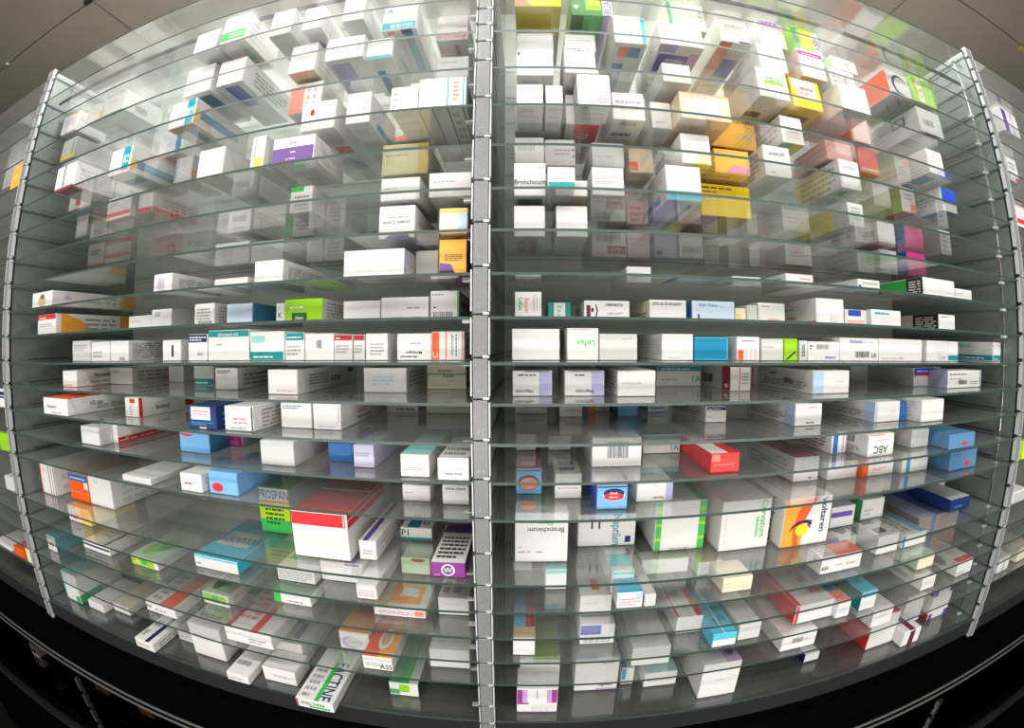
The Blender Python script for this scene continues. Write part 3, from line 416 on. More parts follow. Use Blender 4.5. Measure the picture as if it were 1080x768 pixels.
L|-9|-0.4477|-0.4012|0.5417|0.0187|0.140|W|carton with a leafy green lid, third shelf from the bottom, left bay|T r 0 0 1 1 paleg;T e .5 .5 .35 .3 green;T e .3 .3 .2 .2 dgreen;F r .05 .2 .9 .9 LM;F e .5 .5 .15 .3 green;R l .1 .2 .9 .8 3 grey
L|-10|-0.3982|-0.3229|0.5117|0.0221|0.170|W|white carton with red stripe and pink writing, second shelf from the bottom, left bay|T r .55 0 .7 1 red;T e .4 .4 .12 .12 pink;T l .1 .2 .5 .9 6 pink;T r 0 0 .12 .5 redd;F l .5 .2 .9 .6 2 grey
L|-10|-0.2391|-0.1984|0.5501|0.0285|0.130|W|carton with a violet crescent and orange lid, second shelf from the bottom, left bay|T r 0 0 1 1 orange;T r .3 .3 .8 .7 coral;F e .38 .4 .32 .34 violp;F e .48 .44 .28 .28 G;F l .35 .4 .9 .5 1 grey
L|-10|-0.1963|-0.1588|0.5105|0.0206|0.150|W|white carton with orange lid and ring, second shelf from the bottom, left bay|T r 0 0 .5 .85 orr;T r .5 0 1 .85 orange;T e .55 .3 .22 .18 W;T e .55 .3 .15 .12 tan;T l .1 .88 .9 .98 2 grey;F l .1 .3 .7 .6 2 grey;F t ASS .85 .3 .35 dark
L|-10|-0.1166|-0.0677|0.5306|0.0285|0.140|G|dim grey white carton by the post foot, second shelf from the bottom, left bay|F l .2 .05 .8 .1 1 grey
L|-12|-0.8380|-0.7880|0.5379|0.0576|0.140|W|tall pale carton with green corners, lowest shelf, left bay|F r 0 0 .15 1 paleT;F r .7 .02 1 .25 green2;T r 0 0 1 1 paleT;R r 0 0 .5 .3 green2;F e .4 .72 .3 .12 W
L|-12|-0.7671|-0.7197|0.5420|0.0158|0.120|W|low pale carton, second from the left end, lowest shelf, left bay|T r .5 .1 1 .4 W
L|-12|-0.7144|-0.6685|0.5669|0.0157|0.130|W|low pale carton with a cream lid, lowest shelf, left bay|T r 0 0 1 1 CR;T r .2 .5 .7 .8 yell2
L|-12|-0.5920|-0.5501|0.4946|0.0164|0.150|W|white carton with a slanting navy stripe, lowest shelf, left bay|T r .55 0 .75 1 navy;T l .1 .1 .4 .9 3 grey;R l .1 .2 .9 .8 2 grey;F l .1 .3 .8 .7 2 grey
L|-12|-0.5379|-0.5072|0.5549|0.0203|0.090|G|small grey carton tucked behind, lowest shelf, left bay|F l .2 .3 .8 .6 2 grey
L|-12|-0.4901|-0.4293|0.5343|0.0576|0.130|W|upright white carton with text on top, lowest shelf, left bay|T l .1 .2 .9 .8 3 grey;R l .3 .1 .9 .9 2 grey
L|-12|-0.4062|-0.3690|0.4951|0.0141|0.130|W|small flat white carton at the front edge, lowest shelf, left bay|T l .1 .2 .9 .4 1 grey;F l .1 .3 .8 .6 2 grey
L|-12|-0.3554|-0.3041|0.5193|0.0245|0.050|W|flat white carton with dark line on its end, lowest shelf, left bay|F l .3 .4 .95 .6 2 grey
L|-12|-0.3607|-0.3114|0.5713|0.0401|0.150|W|white carton with violet picture and corner, lowest shelf, left bay|T r .2 .4 .65 .9 violp;T r .28 .5 .58 .8 W;T r .6 .1 .8 .4 viol;F p .75,0,1,0,1,.35,.8,.3 viol
L|-12|-0.2880|-0.2359|0.4779|0.0156|0.140|W|white allergy tablet carton with name along lid, lowest shelf, left bay|T t REACTINE .72 .42 .34 navy 270;T r .5 0 .62 1 green;T r .45 .7 .9 .9 paleg;T l .1 .05 .4 .6 5 grey;F t REACTINE .45 .6 .35 dark 180;F r .35 .15 .9 .35 green;F r .02 .05 .06 .95 redd
L|-12|-0.1764|-0.1380|0.5395|0.0227|0.140|W|white carton with a bright green lid, lowest shelf, left bay|T r 0 0 .7 1 green;T r 0 0 .45 .5 green2;T r .7 0 1 1 G;F r 0 .1 .35 .5 green2;F r .35 .3 .7 .9 LM;R r 0 0 .5 1 dgreen
R|9|-0.0130|0.0422|0.5211|0.0495|0.160|YE|yellow carton with an orange red corner, third shelf from the top, right bay|F p 0,0,.35,0,.25,.25,0,.3 coral;B r 0 0 1 1 yell3;B r 0 .3 1 .34 yellow;B l .1 .9 .4 .95 1 coral
R|9|0.0557|0.1074|0.5390|0.0495|0.140|GN|green and yellow carton with lettered strip, third shelf from the top, right bay|F r .35 .2 .72 1 LM;F r .45 .4 .7 1 yellow;F r .75 0 1 1 W;F t IBUASPA .87 .5 .2 viol 90;F e .12 .3 .06 .06 W;B r 0 0 .3 1 dgreen;B r .3 0 .72 1 green;B r .75 0 1 1 violp
R|9|0.1814|0.2335|0.5490|0.0485|0.120|PG|pale green carton with lilac writing, third shelf from the top, right bay|F l .82 .2 .95 .8 4 violp;F r 0 0 .12 1 green2
R|9|0.2580|0.3023|0.5620|0.0451|0.190|W|white carton with orange and blue underside, third shelf from the top, right bay|F l .2 .6 .9 .75 2 grey;F r .6 .02 1 .1 dark;B r 0 0 .4 .45 orr;B r .42 .25 .95 .55 blue;B r .1 .45 .2 1 coral;B l .3 .6 .8 .8 2 steel
R|9|0.3156|0.3567|0.5509|0.0469|0.120|W|white carton with a purple headed label, third shelf from the top, right bay|F r 0 .8 1 1 violp;F t VITA .5 .88 .2 viol;F r 0 .72 1 .76 magl;B r 0 0 1 .3 magl
R|9|0.3713|0.4196|0.5515|0.0495|0.120|LM|lime and green carton with purple letters, third shelf from the top, right bay|F r 0 0 .2 1 green2;F r .3 .3 .75 1 yellow;F r .75 0 1 1 W;F t ASP .87 .5 .22 viol 90
R|9|0.4445|0.4934|0.5643|0.0244|0.120|W|pale carton with red edge writing, third shelf from the top, right bay|F l .5 .4 .7 .8 2 coral
R|9|0.5796|0.6352|0.5825|0.0495|0.140|W|white carton with a blue ring logo, third shelf from the top, right bay|F e .5 .5 .32 .4 navy;F e .55 .48 .27 .33 W;F r .05 .02 .4 .15 steel;L r 0 0 1 1 orr;B r 0 0 1 1 dark
R|9|0.6358|0.6961|0.5723|0.0495|0.120|LM|lime carton beside the right divider, third shelf from the top, right bay|F r .2 0 .4 1 W;F r .15 0 .22 1 yellow;F l .25 .2 .35 .9 3 grey
R|8|-0.0119|0.0325|0.5566|0.0339|0.100|G|plain grey green tinted carton near the post, fourth shelf from the top, right bay|
R|8|0.0458|0.0834|0.5486|0.0275|0.100|G|pale carton with a line of print, fourth shelf from the top, right bay|F l .1 .6 .9 .7 1 grey
R|8|0.1028|0.1413|0.5223|0.0445|0.170|W|white carton with sky blue edge, fourth shelf from the top, right bay|F r .86 0 1 1 sky;B r .15 .05 .5 .2 coral;B r .5 .05 .85 .2 steel;B r .1 .3 .45 .9 steel;B r .7 .4 .85 .6 paleT
R|8|0.1559|0.2105|0.5146|0.0348|0.160|W|white carton with purple blocks underneath, fourth shelf from the top, right bay|F r 0 .85 .3 1 violp;B r 0 0 .4 .12 violp;B r .05 .15 .75 .45 viol;B r .25 .22 .7 .38 lav;B r .75 .1 1 .4 violp;B l .05 .55 .3 .9 3 grey;B l .65 .5 .9 .9 4 grey
R|8|0.2961|0.3379|0.5350|0.0421|0.140|W|white carton with lilac underside, fourth shelf from the top, right bay|B r 0 .2 .6 .5 violp;F l .3 .3 .8 .6 2 pinkg
R|8|0.3580|0.3992|0.5299|0.0471|0.140|W|white carton with a magenta band, fourth shelf from the top, right bay|F r 0 .78 1 .92 mag;F l .1 .82 .9 .88 1 W;L p .2,.1,.4,.1,.4,.3,.2,.3 brown;L p .5,.5,.7,.5,.7,.7,.5,.7 brown;L r 0 0 1 1 PK;B r 0 0 1 .5 tan
R|8|0.4202|0.4685|0.5488|0.0419|0.120|W|pale carton with pink vertical writing, fourth shelf from the top, right bay|F r .55 .3 .65 .8 pink;F l .1 .2 .4 .8 3 grey
R|8|0.6365|0.7003|0.5820|0.0471|0.220|W|white carton with a square screen logo on its side, fourth shelf from top, right bay|L r .62 .5 .82 .85 brown;L r .65 .6 .79 .8 W;L l .1 .2 .5 .7 4 grey;B r 0 .2 .6 .35 dark;B r .2 0 .8 .1 dark;F l .2 .3 .8 .8 1 grey
R|7|-0.0113|0.0296|0.5231|0.0369|0.120|W|white carton with fine print, next to the post, fifth shelf from the top, right bay|F e .06 .85 .03 .06 dark;F l .15 .75 .6 .85 2 grey
R|7|0.0418|0.0763|0.5154|0.0395|0.120|W|white carton with two text lines on top, fifth shelf from the top, right bay|F l .1 .8 .9 .92 2 dark;F l .6 .4 .75 .5 1 grey
R|7|0.1545|0.1889|0.5204|0.0272|0.100|G|grey carton dimmed by reflections, fifth shelf from the top, right bay|
R|7|0.2782|0.3220|0.5206|0.0437|0.160|W|white carton with lime lettering, fifth shelf from the top, right bay|F l .25 .55 .9 .75 2 green;F r .2 .45 .85 .55 LM;L r .2 .4 .35 .45 dark;B r 0 0 1 1 CR;B r 0 .3 .5 .4 dark
R|7|0.3323|0.3791|0.5298|0.0446|0.130|YE|yellow carton with a white face panel, fifth shelf from the top, right bay|F r .2 .35 .85 1 W;F l .3 .45 .75 .8 2 pink;F r 0 .6 .2 1 paleg;B r .1 .2 .8 .35 brown;B r 0 .4 .5 .9 paleg;B r .5 .4 1 1 yell2
R|7|0.3969|0.4457|0.5040|0.0413|0.130|W|glossy white carton with rounded look, fifth shelf from the top, right bay|F l .2 .6 .4 .7 1 palb;B r 0 0 1 .2 paleT
R|6|-0.0111|0.0167|0.5081|0.0280|0.070|W|small white carton next to the post, sixth shelf from the top, right bay|F l .6 .3 .85 .5 1 grey
R|6|0.0196|0.0376|0.5081|0.0268|0.070|W|narrow white carton with side lines, sixth shelf from the top, right bay|F l .2 .2 .4 .9 2 grey
R|6|-0.0151|0.0395|0.5802|0.0356|0.120|G|wide pale carton with a dark foot line, sixth shelf from the top, right bay|F r 0 0 1 .04 dark;F l .05 .7 .5 .75 1 grey
R|6|0.0532|0.0884|0.5040|0.0406|0.050|W|white carton with a pink name, sixth shelf from the top, right bay|F l .1 .6 .9 .75 2 grey2;F l .6 .1 .95 .3 2 magl
R|6|0.0439|0.0832|0.5560|0.0405|0.140|W|white carton with a red lettered underside, sixth shelf from the top, right bay|B r .25 0 1 1 red;B t Mirfulan .66 .45 .4 W 270;F l .7 .04 1 .08 1 pink
R|6|0.0954|0.1324|0.5376|0.0368|0.160|W|white carton with pink top lines and dark code, sixth shelf from the top, right bay|F l .2 .9 .8 .97 1 magl;F l .1 .4 .95 .8 2 pinkg;B l .1 .25 .95 .35 1 dark;B t C50 .2 .6 .2 dark 180;B r 0 .85 .9 .95 grey;B l .2 .05 .8 .15 1 grey
R|6|0.1439|0.1691|0.5545|0.0363|0.120|W|blank white carton right of pink lined carton, sixth shelf from the top, right bay|F l .2 .2 .8 .3 1 grey
R|6|0.1697|0.2311|0.5173|0.0352|0.100|TN|beige carton with a pale blue panel, sixth shelf from the top, right bay|F r .2 .1 .75 .7 palb;F l .1 .8 .6 .9 1 pinkg
R|6|0.2317|0.2972|0.5922|0.0384|0.150|YO|amber carton with grey green bar, sixth shelf from the top, right bay|F r .6 .4 .95 .58 tan;F l .1 .6 .5 .8 2 orange;B p 0,0,.35,0,.15,.5,0,.5 navy;B r .3 0 1 1 orange;B e .55 .4 .15 .25 brown
R|6|0.3143|0.3477|0.5467|0.0391|0.130|W|white carton with green and yellow base, sixth shelf from the top, right bay|F l .3 .4 .8 .5 1 pinkg;B r 0 0 .5 .4 green2;B r .5 0 1 .8 yellow;L l .1 .1 .9 .9 4 grey
R|7|0.4694|0.5085|0.5915|0.0442|0.130|W|bright white carton tapering beside a grey one, fifth shelf from the top, right bay|F r 0 0 .1 1 coral;L r 0 0 1 .5 coral
R|6|0.4016|0.4485|0.5743|0.0298|0.100|CO|pale coral carton, sixth shelf from the top, right bay|F l .2 .5 .8 .8 2 PK
R|6|0.4735|0.5170|0.5942|0.0405|0.100|COR|coral red carton, sixth shelf from the top, right bay|F r 0 0 .08 1 redd;F r .1 .1 .95 .2 PK
R|6|0.5738|0.6120|0.5262|0.0386|0.180|W|white carton with blue lines underneath, sixth shelf from the top, right bay|B r .1 .1 .8 .35 steel;B r .2 .45 .9 .65 blued;F l .3 .3 .7 .7 2 palb
R|5|-0.0149|0.0183|0.5693|0.0352|0.120|W|white carton with grey barcode, seventh shelf from the top, right bay|F b .1 .5 .7 .75
R|5|0.0195|0.0541|0.5728|0.0341|0.120|W|white carton with dark side dots, seventh shelf from the top, right bay|F l .3 .4 .9 .7 2 pinkg;F e .94 .35 .03 .05 dark;F e .94 .6 .03 .05 dark
R|5|0.0738|0.1114|0.5728|0.0317|0.120|G|grey green carton with faint line, seventh shelf from the top, right bay|F l .1 .4 .8 .5 1 grey
R|5|0.1198|0.1501|0.5877|0.0325|0.100|TN|pale carton with an orange square, seventh shelf from the top, right bay|F r 0 .1 .35 .45 orr
R|5|0.1728|0.2087|0.5413|0.0384|0.130|W|white carton with a yellow foot edge, seventh shelf from the top, right bay|F r .5 0 .85 .06 yellow;F l .3 .5 .8 .55 1 grey;B r .3 0 1 1 yellow
R|5|0.2212|0.2684|0.5629|0.0323|0.100|YO|orange yellow carton with mauve corner, seventh shelf from the top, right bay|F p .3,0,1,0,1,.3,.5,.4 magl
R|5|0.2843|0.3230|0.5509|0.0414|0.170|W|white carton with grey name line, seventh shelf from the top, right bay|F t anatolil .5 .75 .14 dark;F l .2 .1 .4 .2 1 grey;B r .3 .1 .7 .4 paleg;L l .1 .1 .9 .9 5 grey
R|5|0.4017|0.4374|0.5496|0.0410|0.130|W|white carton with grey heading, seventh shelf from the top, right bay|F t anestis .5 .75 .15 grey;B r .2 .1 .6 .3 green;L l .1 .1 .9 .9 4 grey
R|5|0.5587|0.5932|0.5952|0.0405|0.150|W|white carton with a lime green side, seventh shelf from the top, right bay|L r 0 0 1 1 lime2;F r .6 0 1 .35 coral;B r 0 0 1 1 redd;F l .2 .5 .8 .8 2 grey
R|5|0.6111|0.6499|0.5437|0.0369|0.160|W|white carton with a blue upper half, seventh shelf from the top, right bay|F r 0 .35 1 1 blue;L l .1 .2 .9 .8 4 grey;B r 0 0 1 .4 blued
R|4|-0.0151|0.0187|0.5360|0.0382|0.120|W|white carton with black name and green underside, eighth shelf from the top, right bay|F t Bronchicum .5 .42 .16 dark;F l .75 .8 .95 .9 2 grey;F l .3 .22 .75 .28 2 pinkg;B r .1 .1 .9 1 dgreen;B r .5 .3 .8 .8 LM
R|4|0.0196|0.0469|0.5040|0.0224|0.100|G|grey carton with a teal foot, eighth shelf from the top, right bay|F r 0 0 1 .25 teal2;F l .1 .4 .8 .5 1 grey
R|4|0.0475|0.0627|0.5358|0.0183|0.120|W|white carton with a brownish base, eighth shelf from the top, right bay|B r 0 0 1 1 tan
R|4|0.0670|0.1013|0.5294|0.0324|0.120|G|grey carton with grey name line, eighth shelf from the top, right bay|F l .1 .4 .8 .52 2 grey
R|4|0.1019|0.1244|0.6448|0.0266|0.120|W|white carton with faint code and green foot, eighth shelf from the top, right bay|F b .1 .55 .85 .8 violp;F r 0 0 1 .35 paleg
R|4|0.1278|0.1490|0.6561|0.0310|0.140|PK|pale pink striped carton, eighth shelf from the top, right bay|F l .2 .1 .9 .9 3 redd
R|4|0.1496|0.1904|0.5343|0.0418|0.150|W|white carton with a teal band across its foot, eighth shelf from the top, right bay|F r 0 .1 1 .26 teal;F l .15 .55 .7 .7 2 palb;L r .1 .1 .8 .3 steel;L r .1 .6 .9 .9 grey2;B r 0 0 .45 .9 lav;B r .7 .1 .85 1 steel;F r 0 0 1 .1 cyan
R|4|0.2077|0.2765|0.5899|0.0418|0.160|YE|large bright yellow carton, eighth shelf from the top, right bay|F l .04 .85 .75 .95 1 dark;F l .04 .72 .4 .8 1 brown;B r 0 0 .4 1 mag;B r .4 0 1 1 yellow;B t FEROSAN .25 .5 .2 W 60
R|4|0.4127|0.4403|0.5577|0.0320|0.140|G|lined carton with a yellow side, eighth shelf from the top, right bay|L r 0 0 .7 1 yellow;F l .2 .1 .8 .9 5 grey
R|4|0.4256|0.4772|0.7044|0.0316|0.120|G|pale grey carton with vertical lines, eighth shelf from the top, right bay|F l .1 .1 .9 .9 6 grey2
R|4|0.5001|0.5559|0.7084|0.0344|0.120|G|pale carton with a green tinge, eighth shelf from the top, right bay|F l .1 .1 .9 .9 6 grey2
R|4|0.5168|0.5554|0.6194|0.0318|0.087|W|white carton with a magenta underside, eighth shelf from the top, right bay|B r 0 0 1 1 mag;L r .5 .3 .9 .6 grey
R|4|0.6791|0.7105|0.6243|0.0418|0.130|W|pale slim carton near the right divider, eighth shelf from the top, right bay|F l .2 .1 .6 .9 4 grey
R|3|-0.0153|0.0174|0.5429|0.0345|0.120|W|blank white carton, first from the post, ninth shelf from the top, right bay|B l .1 .2 .9 .8 2 redd
R|3|0.0293|0.0623|0.5427|0.0345|0.120|W|blank white carton, second from the post, ninth shelf from the top, right bay|B r .2 .2 .9 .8 G
R|3|0.0810|0.1271|0.6673|0.0328|0.130|W|white carton with barcode and red logo letters, ninth shelf from the top, right bay|F b .15 .62 .85 .88;F r .45 .14 .97 .45 redd;F t doc .71 .295 .2 W 180;F l .1 .12 .4 .2 1 pink
R|3|0.1286|0.1593|0.6681|0.0344|0.130|PK|pale pink carton with red foot, ninth shelf from the top, right bay|F l .1 .7 .9 .8 2 redd;F r .1 .5 .3 .6 pink;F l .35 .5 .9 .56 1 pink;B r 0 0 1 1 red
R|3|0.1640|0.1951|0.6608|0.0317|0.120|LV|lavender grey carton with a navy square, ninth shelf from the top, right bay|F r .05 .12 .35 .32 navy;F l .2 .7 .8 .75 1 violp
R|3|0.1957|0.2291|0.6527|0.0342|0.120|W|white carton with a pale barcode, ninth shelf from the top, right bay|F b .1 .2 .9 .45
R|3|0.2459|0.2694|0.6975|0.0354|0.120|G|small grey lined carton, ninth shelf from the top, right bay|F l .1 .1 .9 .9 4 grey
R|3|0.2934|0.3146|0.7199|0.0372|0.130|W|white carton with grey left side, ninth shelf from the top, right bay|F l .2 .4 .8 .5 1 grey;L r 0 0 1 1 grey2
R|3|0.3152|0.3326|0.6903|0.0332|0.120|W|slim pale carton, ninth shelf from the top, right bay|F l .2 .3 .7 .4 1 grey
R|3|0.3475|0.3661|0.7183|0.0332|0.120|PK|slim pinkish carton, ninth shelf from the top, right bay|
R|3|0.3560|0.4025|0.6508|0.0309|0.066|W|white carton with red writing, ninth shelf from the top, right bay|F t ibuflam .4 .6 .16 red;F l .08 .4 .75 .5 1 dark;B r 0 0 1 1 orr
R|3|0.4666|0.5141|0.7566|0.0372|0.100|G|dim blank grey carton, ninth shelf from the top, right bay|
R|3|0.4946|0.5317|0.6553|0.0333|0.099|W|white carton with green underside, ninth shelf from the top, right bay|F l .2 .5 .9 .8 2 grey;B r 0 0 1 1 green2;L l .1 .1 .9 .9 3 grey
R|3|0.5323|0.5721|0.6399|0.0372|0.130|W|white carton beside a pink carton, ninth shelf from the top, right bay|B r 0 0 1 1 dgreen
R|3|0.5840|0.6304|0.6246|0.0372|0.130|PKH|hot pink carton with a blue side, ninth shelf from the top, right bay|L r 0 0 1 1 blued;F r .1 .2 .3 .4 magl;B r 0 0 1 1 mag
R|2|0.1099|0.1386|0.5800|0.0187|0.120|W|low white carton below a pale pink one, tenth shelf from the top, right bay|
R|2|0.2405|0.2795|0.5800|0.0127|0.100|W|low white carton, middle of the shelf, tenth shelf from the top, right bay|F l .1 .3 .8 .6 2 grey
R|2|0.2993|0.3399|0.5500|0.0157|0.120|W|white carton with red heading, tenth shelf from the top, right bay|F l .5 .6 .95 .75 1 red;F l .1 .3 .6 .4 1 dark;L l .1 .2 .9 .8 3 grey
R|2|0.4057|0.4452|0.5400|0.0152|0.140|W|white carton with green and red writing, tenth shelf from the top, right bay|F l .2 .6 .9 .8 2 green2;F l .6 .3 .95 .45 1 coral;F r 0 0 .15 .5 blue;L r .6 0 1 .3 blue
R|2|0.5259|0.6022|0.5300|0.0265|0.140|W|blank white carton with green and black side, tenth shelf from the top, right bay|L r 0 .15 .72 .95 green;L r .72 0 1 1 dark;L l .76 .1 .96 .9 6 W
R|2|0.6047|0.6497|0.5300|0.0175|0.120|W|low white carton by the right divider, tenth shelf from the top, right bay|F l .1 .6 .5 .7 1 grey
R|1|-0.0153|0.0137|0.5750|0.0307|0.120|W|white carton with green and orange vertical name, eleventh shelf from the top, right bay|F t Enzym .42 .5 .2 orr 270;F t Lefax .22 .55 .17 green 270;F l .7 .3 .75 .9 2 grey;F l .82 .3 .86 .9 1 grey
R|1|0.0209|0.0459|0.5750|0.0192|0.100|TL|dark teal carton with grey panel, eleventh shelf from the top, right bay|F r .25 .1 .75 1 G;F l .4 .2 .6 .9 3 grey
R|1|0.0605|0.1116|0.5750|0.0215|0.100|W|white carton with a maroon emblem, eleventh shelf from the top, right bay|F r .05 .05 .14 .75 wine;F e .18 .5 .03 .12 wine;F t FLORABIC .65 .78 .15 dark 180;F l .5 .3 .85 .4 2 pinkg;F p .24,.1,.27,.1,.3,.5,.26,.8,.24,.8,.27,.5 dark
R|1|0.1346|0.1786|0.5750|0.0237|0.120|W|white carton with small dark heading, eleventh shelf from the top, right bay|F l .08 .75 .9 .9 2 dark;L r 0 0 1 1 CR;L l .1 .2 .9 .5 2 dark
R|1|0.1855|0.2399|0.5750|0.0239|0.120|PB|pale blue eye drop carton, eleventh shelf from the top, right bay|F t Hylo_Vision .38 .78 .2 blued;F l .65 .72 .75 .78 1 grey;F l .1 .5 .2 .55 1 grey;F r .13 .15 .17 .35 dark;L r 0 0 1 1 blued;F r 0 0 .07 1 W
R|1|0.2411|0.2551|0.5750|0.0169|0.100|CR|small cream carton with a yellow mark, eleventh shelf from the top, right bay|F r .1 .2 .5 .6 yell2
R|1|0.2564|0.2707|0.5750|0.0207|0.100|G|narrow grey carton, eleventh shelf from the top, right bay|
R|1|0.2720|0.3100|0.5750|0.0246|0.120|W|white carton with pink foot writing, eleventh shelf from the top, right bay|F l .1 .8 .5 .9 1 grey;F t ibuhexal .55 .2 .14 pink;F r 0 0 1 .05 red
R|1|0.3427|0.3869|0.5500|0.0316|0.160|W|white carton with a red edged side, eleventh shelf from the top, right bay|F b .5 .05 .7 .3 W;L r 0 0 1 .12 red;L t Ibuhexal .6 .3 .16 pink;L l .2 .6 .8 .7 1 grey;F l .5 .2 .55 .7 2 grey2
R|1|0.3955|0.4348|0.5600|0.0209|0.100|W|white carton with a royal blue block, eleventh shelf from the top, right bay|F r .15 .6 .72 .98 blue;F r 0 .05 1 .12 coral;F l .1 .15 .9 .4 2 coral;F r .9 0 1 .95 CR
R|1|0.4354|0.4932|0.5500|0.0223|0.130|W|white carton with a blue dash, eleventh shelf from the top, right bay|F r .1 .72 .6 .82 steel;F l .1 .82 .5 .9 1 grey;L r 0 0 1 1 PB
R|1|0.5800|0.6222|0.5500|0.0234|0.160|W|white carton with charcoal lettered side, eleventh shelf from the top, right bay|F l .1 .8 .7 .9 1 dark;L r .6 0 1 1 dark;L l .64 .1 .96 .9 6 W;L r .02 .3 .08 .8 dark
R|0|-0.0177|0.0319|0.5500|0.0331|0.120|W|wide blank white carton beside the post, eleventh shelf from the bottom, right bay|
R|0|0.0399|0.0730|0.5500|0.0341|0.120|W|white carton with green upside down name, eleventh shelf from the bottom, right bay|F t Lefax .58 .52 .2 green 180;F l .1 .95 .8 .97 1 grey
R|0|0.0740|0.1151|0.5500|0.0283|0.100|G|grey carton beside the green lettered one, eleventh shelf from the bottom, right bay|F l .6 .8 .9 .85 1 grey
R|0|0.1425|0.1786|0.5500|0.0289|0.160|W|white carton with a ribbed left side, eleventh shelf from the bottom, right bay|L l .05 .1 .95 .9 7 grey2;F l .2 .08 .6 .12 1 grey
R|0|0.1797|0.2211|0.5500|0.0263|0.100|TB|teal blue carton, eleventh shelf from the bottom, right bay|F r .02 .03 .98 .06 sky;F r .95 .03 .98 .97 sky;F r .02 .93 .98 .97 sky
R|0|0.2319|0.2615|0.5500|0.0271|0.100|W|white carton with a red orange corner square, eleventh shelf from the bottom, right bay|F r .05 0 .28 .45 orr;F r .4 0 .42 .5 coral;F r .6 0 .62 .5 coral;F r .8 0 .82 .5 coral;F l .2 .8 .8 .9 1 grey
R|0|0.2640|0.2939|0.5500|0.0254|0.100|G|grey carton next to a lime end, eleventh shelf from the bottom, right bay|F l .1 .6 .6 .7 1 grey
R|0|0.2952|0.3143|0.5500|0.0260|0.100|LM|lime end of a carton with a dark dash, eleventh shelf from the bottom, right bay|F p .1,.05,.25,.05,.9,.4,.8,.45 dark
R|0|0.3171|0.3291|0.5500|0.0242|0.100|G|sliver of a grey carton, eleventh shelf from the bottom, right bay|F l .3 .2 .7 .8 2 dark
R|0|0.3297|0.3790|0.5500|0.0233|0.100|W|grey white carton with small barcode, eleventh shelf from the bottom, right bay|F b .25 .6 .65 .85;F l .05 .6 .15 .85 2 dark;F t ibuhexal .7 .15 .16 blued 180
R|0|0.3798|0.4479|0.5500|0.0288|0.120|W|white carton with blue and red heading, eleventh shelf from the bottom, right bay|F t Ibuhexal .4 .85 .16 blued;F l .55 .8 .95 .88 1 palb;F b .38 .15 .75 .42;F t 1A .88 .25 .22 dark
R|0|0.4488|0.5391|0.5500|0.0292|0.120|W|large white carton with small foot writing, eleventh shelf from the bottom, right bay|F t Ibu .5 .12 .14 pink 180;F l .05 .1 .7 .18 1 violp;T r 0 0 1 1 coral
R|0|0.5502|0.6022|0.5500|0.0291|0.120|W|white carton with pale grey name, eleventh shelf from the bottom, right bay|F t Cms .7 .2 .25 grey;F l .4 .4 .9 .8 4 grey2;L r .8 0 .9 1 dark
R|0|0.6034|0.6304|0.5500|0.0291|0.080|W|slim carton with a teal foot, eleventh shelf from the bottom, right bay|F r 0 .05 1 .3 teal2
R|0|0.7397|0.7672|0.5500|0.0311|0.120|W|white carton with teal foot at the far right, eleventh shelf from the bottom, right bay|F r 0 .05 1 .32 teal2;F l .1 .12 .9 .2 1 W;F l .05 .75 .15 .85 1 dark;L r 0 .05 1 .32 teal2;L r .1 .7 .5 .9 paleT;L l .1 .12 .9 .25 1 W;L r .03 .1 .1 .6 navy
R|-1|-0.0178|0.0250|0.5702|0.0279|0.140|W|white carton with lavender right edge, tenth shelf from the bottom, right bay|F r .67 0 1 1 lav;F t Haprosin .3 .2 .18 dark 180;F l .15 .8 .6 .9 1 dark;F r .3 .95 .9 .98 dark;F l .75 .45 .95 .5 1 grey
R|-1|0.0389|0.0823|0.5701|0.0279|0.140|W|twin white carton with lavender right edge, tenth shelf from the bottom, right bay|F r .67 0 1 1 lav;F t Haprosin .5 .2 .18 dark 180;F l .25 .8 .6 .9 1 dark;F r .1 .95 .9 .98 dark;F l .75 .45 .95 .5 1 grey
R|-1|0.0958|0.1387|0.5621|0.0283|0.200|W|plain white carton, third from the post, tenth shelf from the bottom, right bay|F l .1 .5 .8 .55 1 grey;L l .05 .1 .95 .95 6 grey
R|-1|0.1713|0.2360|0.6901|0.0280|0.120|W|white carton with a teal lid edge, tenth shelf from the bottom, right bay|F r 0 .75 1 1 teal2;F l .1 .82 .9 .92 1 W;F t 1A .9 .35 .3 teal;F l .1 .3 .5 .4 1 grey;T r 0 0 1 1 teal2
R|-1|0.2479|0.2775|0.6078|0.0302|0.130|W|white carton with red strip and vertical rules, tenth shelf from the bottom, right bay|L r .78 0 1 1 redd;L e .9 .2 .06 .1 W;L b .2 .2 .5 .6;F r .42 0 .46 1 red;F r .95 0 1 1 red;F l .55 .3 .85 .8 4 grey
R|-1|0.3309|0.3524|0.7219|0.0252|0.100|W|slim white carton beside a red ruled one, tenth shelf from the bottom, right bay|F r 0 0 .1 1 red
R|-1|0.3384|0.3968|0.5501|0.0281|0.160|W|white carton with pale blue shaded end, tenth shelf from the bottom, right bay|F r 0 0 .28 1 palb;L t Lisinopril .3 .7 .2 dark;L l .1 .15 .9 .5 3 grey;L b .5 .3 .66 .55;F l .6 .5 .9 .55 1 pink
R|-1|0.5132|0.5499|0.7069|0.0270|0.100|G|dim grey carton, tenth shelf from the bottom, right bay|
R|-1|0.5766|0.6488|0.6079|0.0282|0.130|W|white carton with blue and red head bands, tenth shelf from the bottom, right bay|F r 0 .68 1 1 blue;F r 0 .57 1 .68 red;F l .1 .78 .9 .9 1 W;F l .7 .25 .95 .4 1 violp;L l .1 .2 .9 .8 3 grey2;L r 0 0 1 1 G
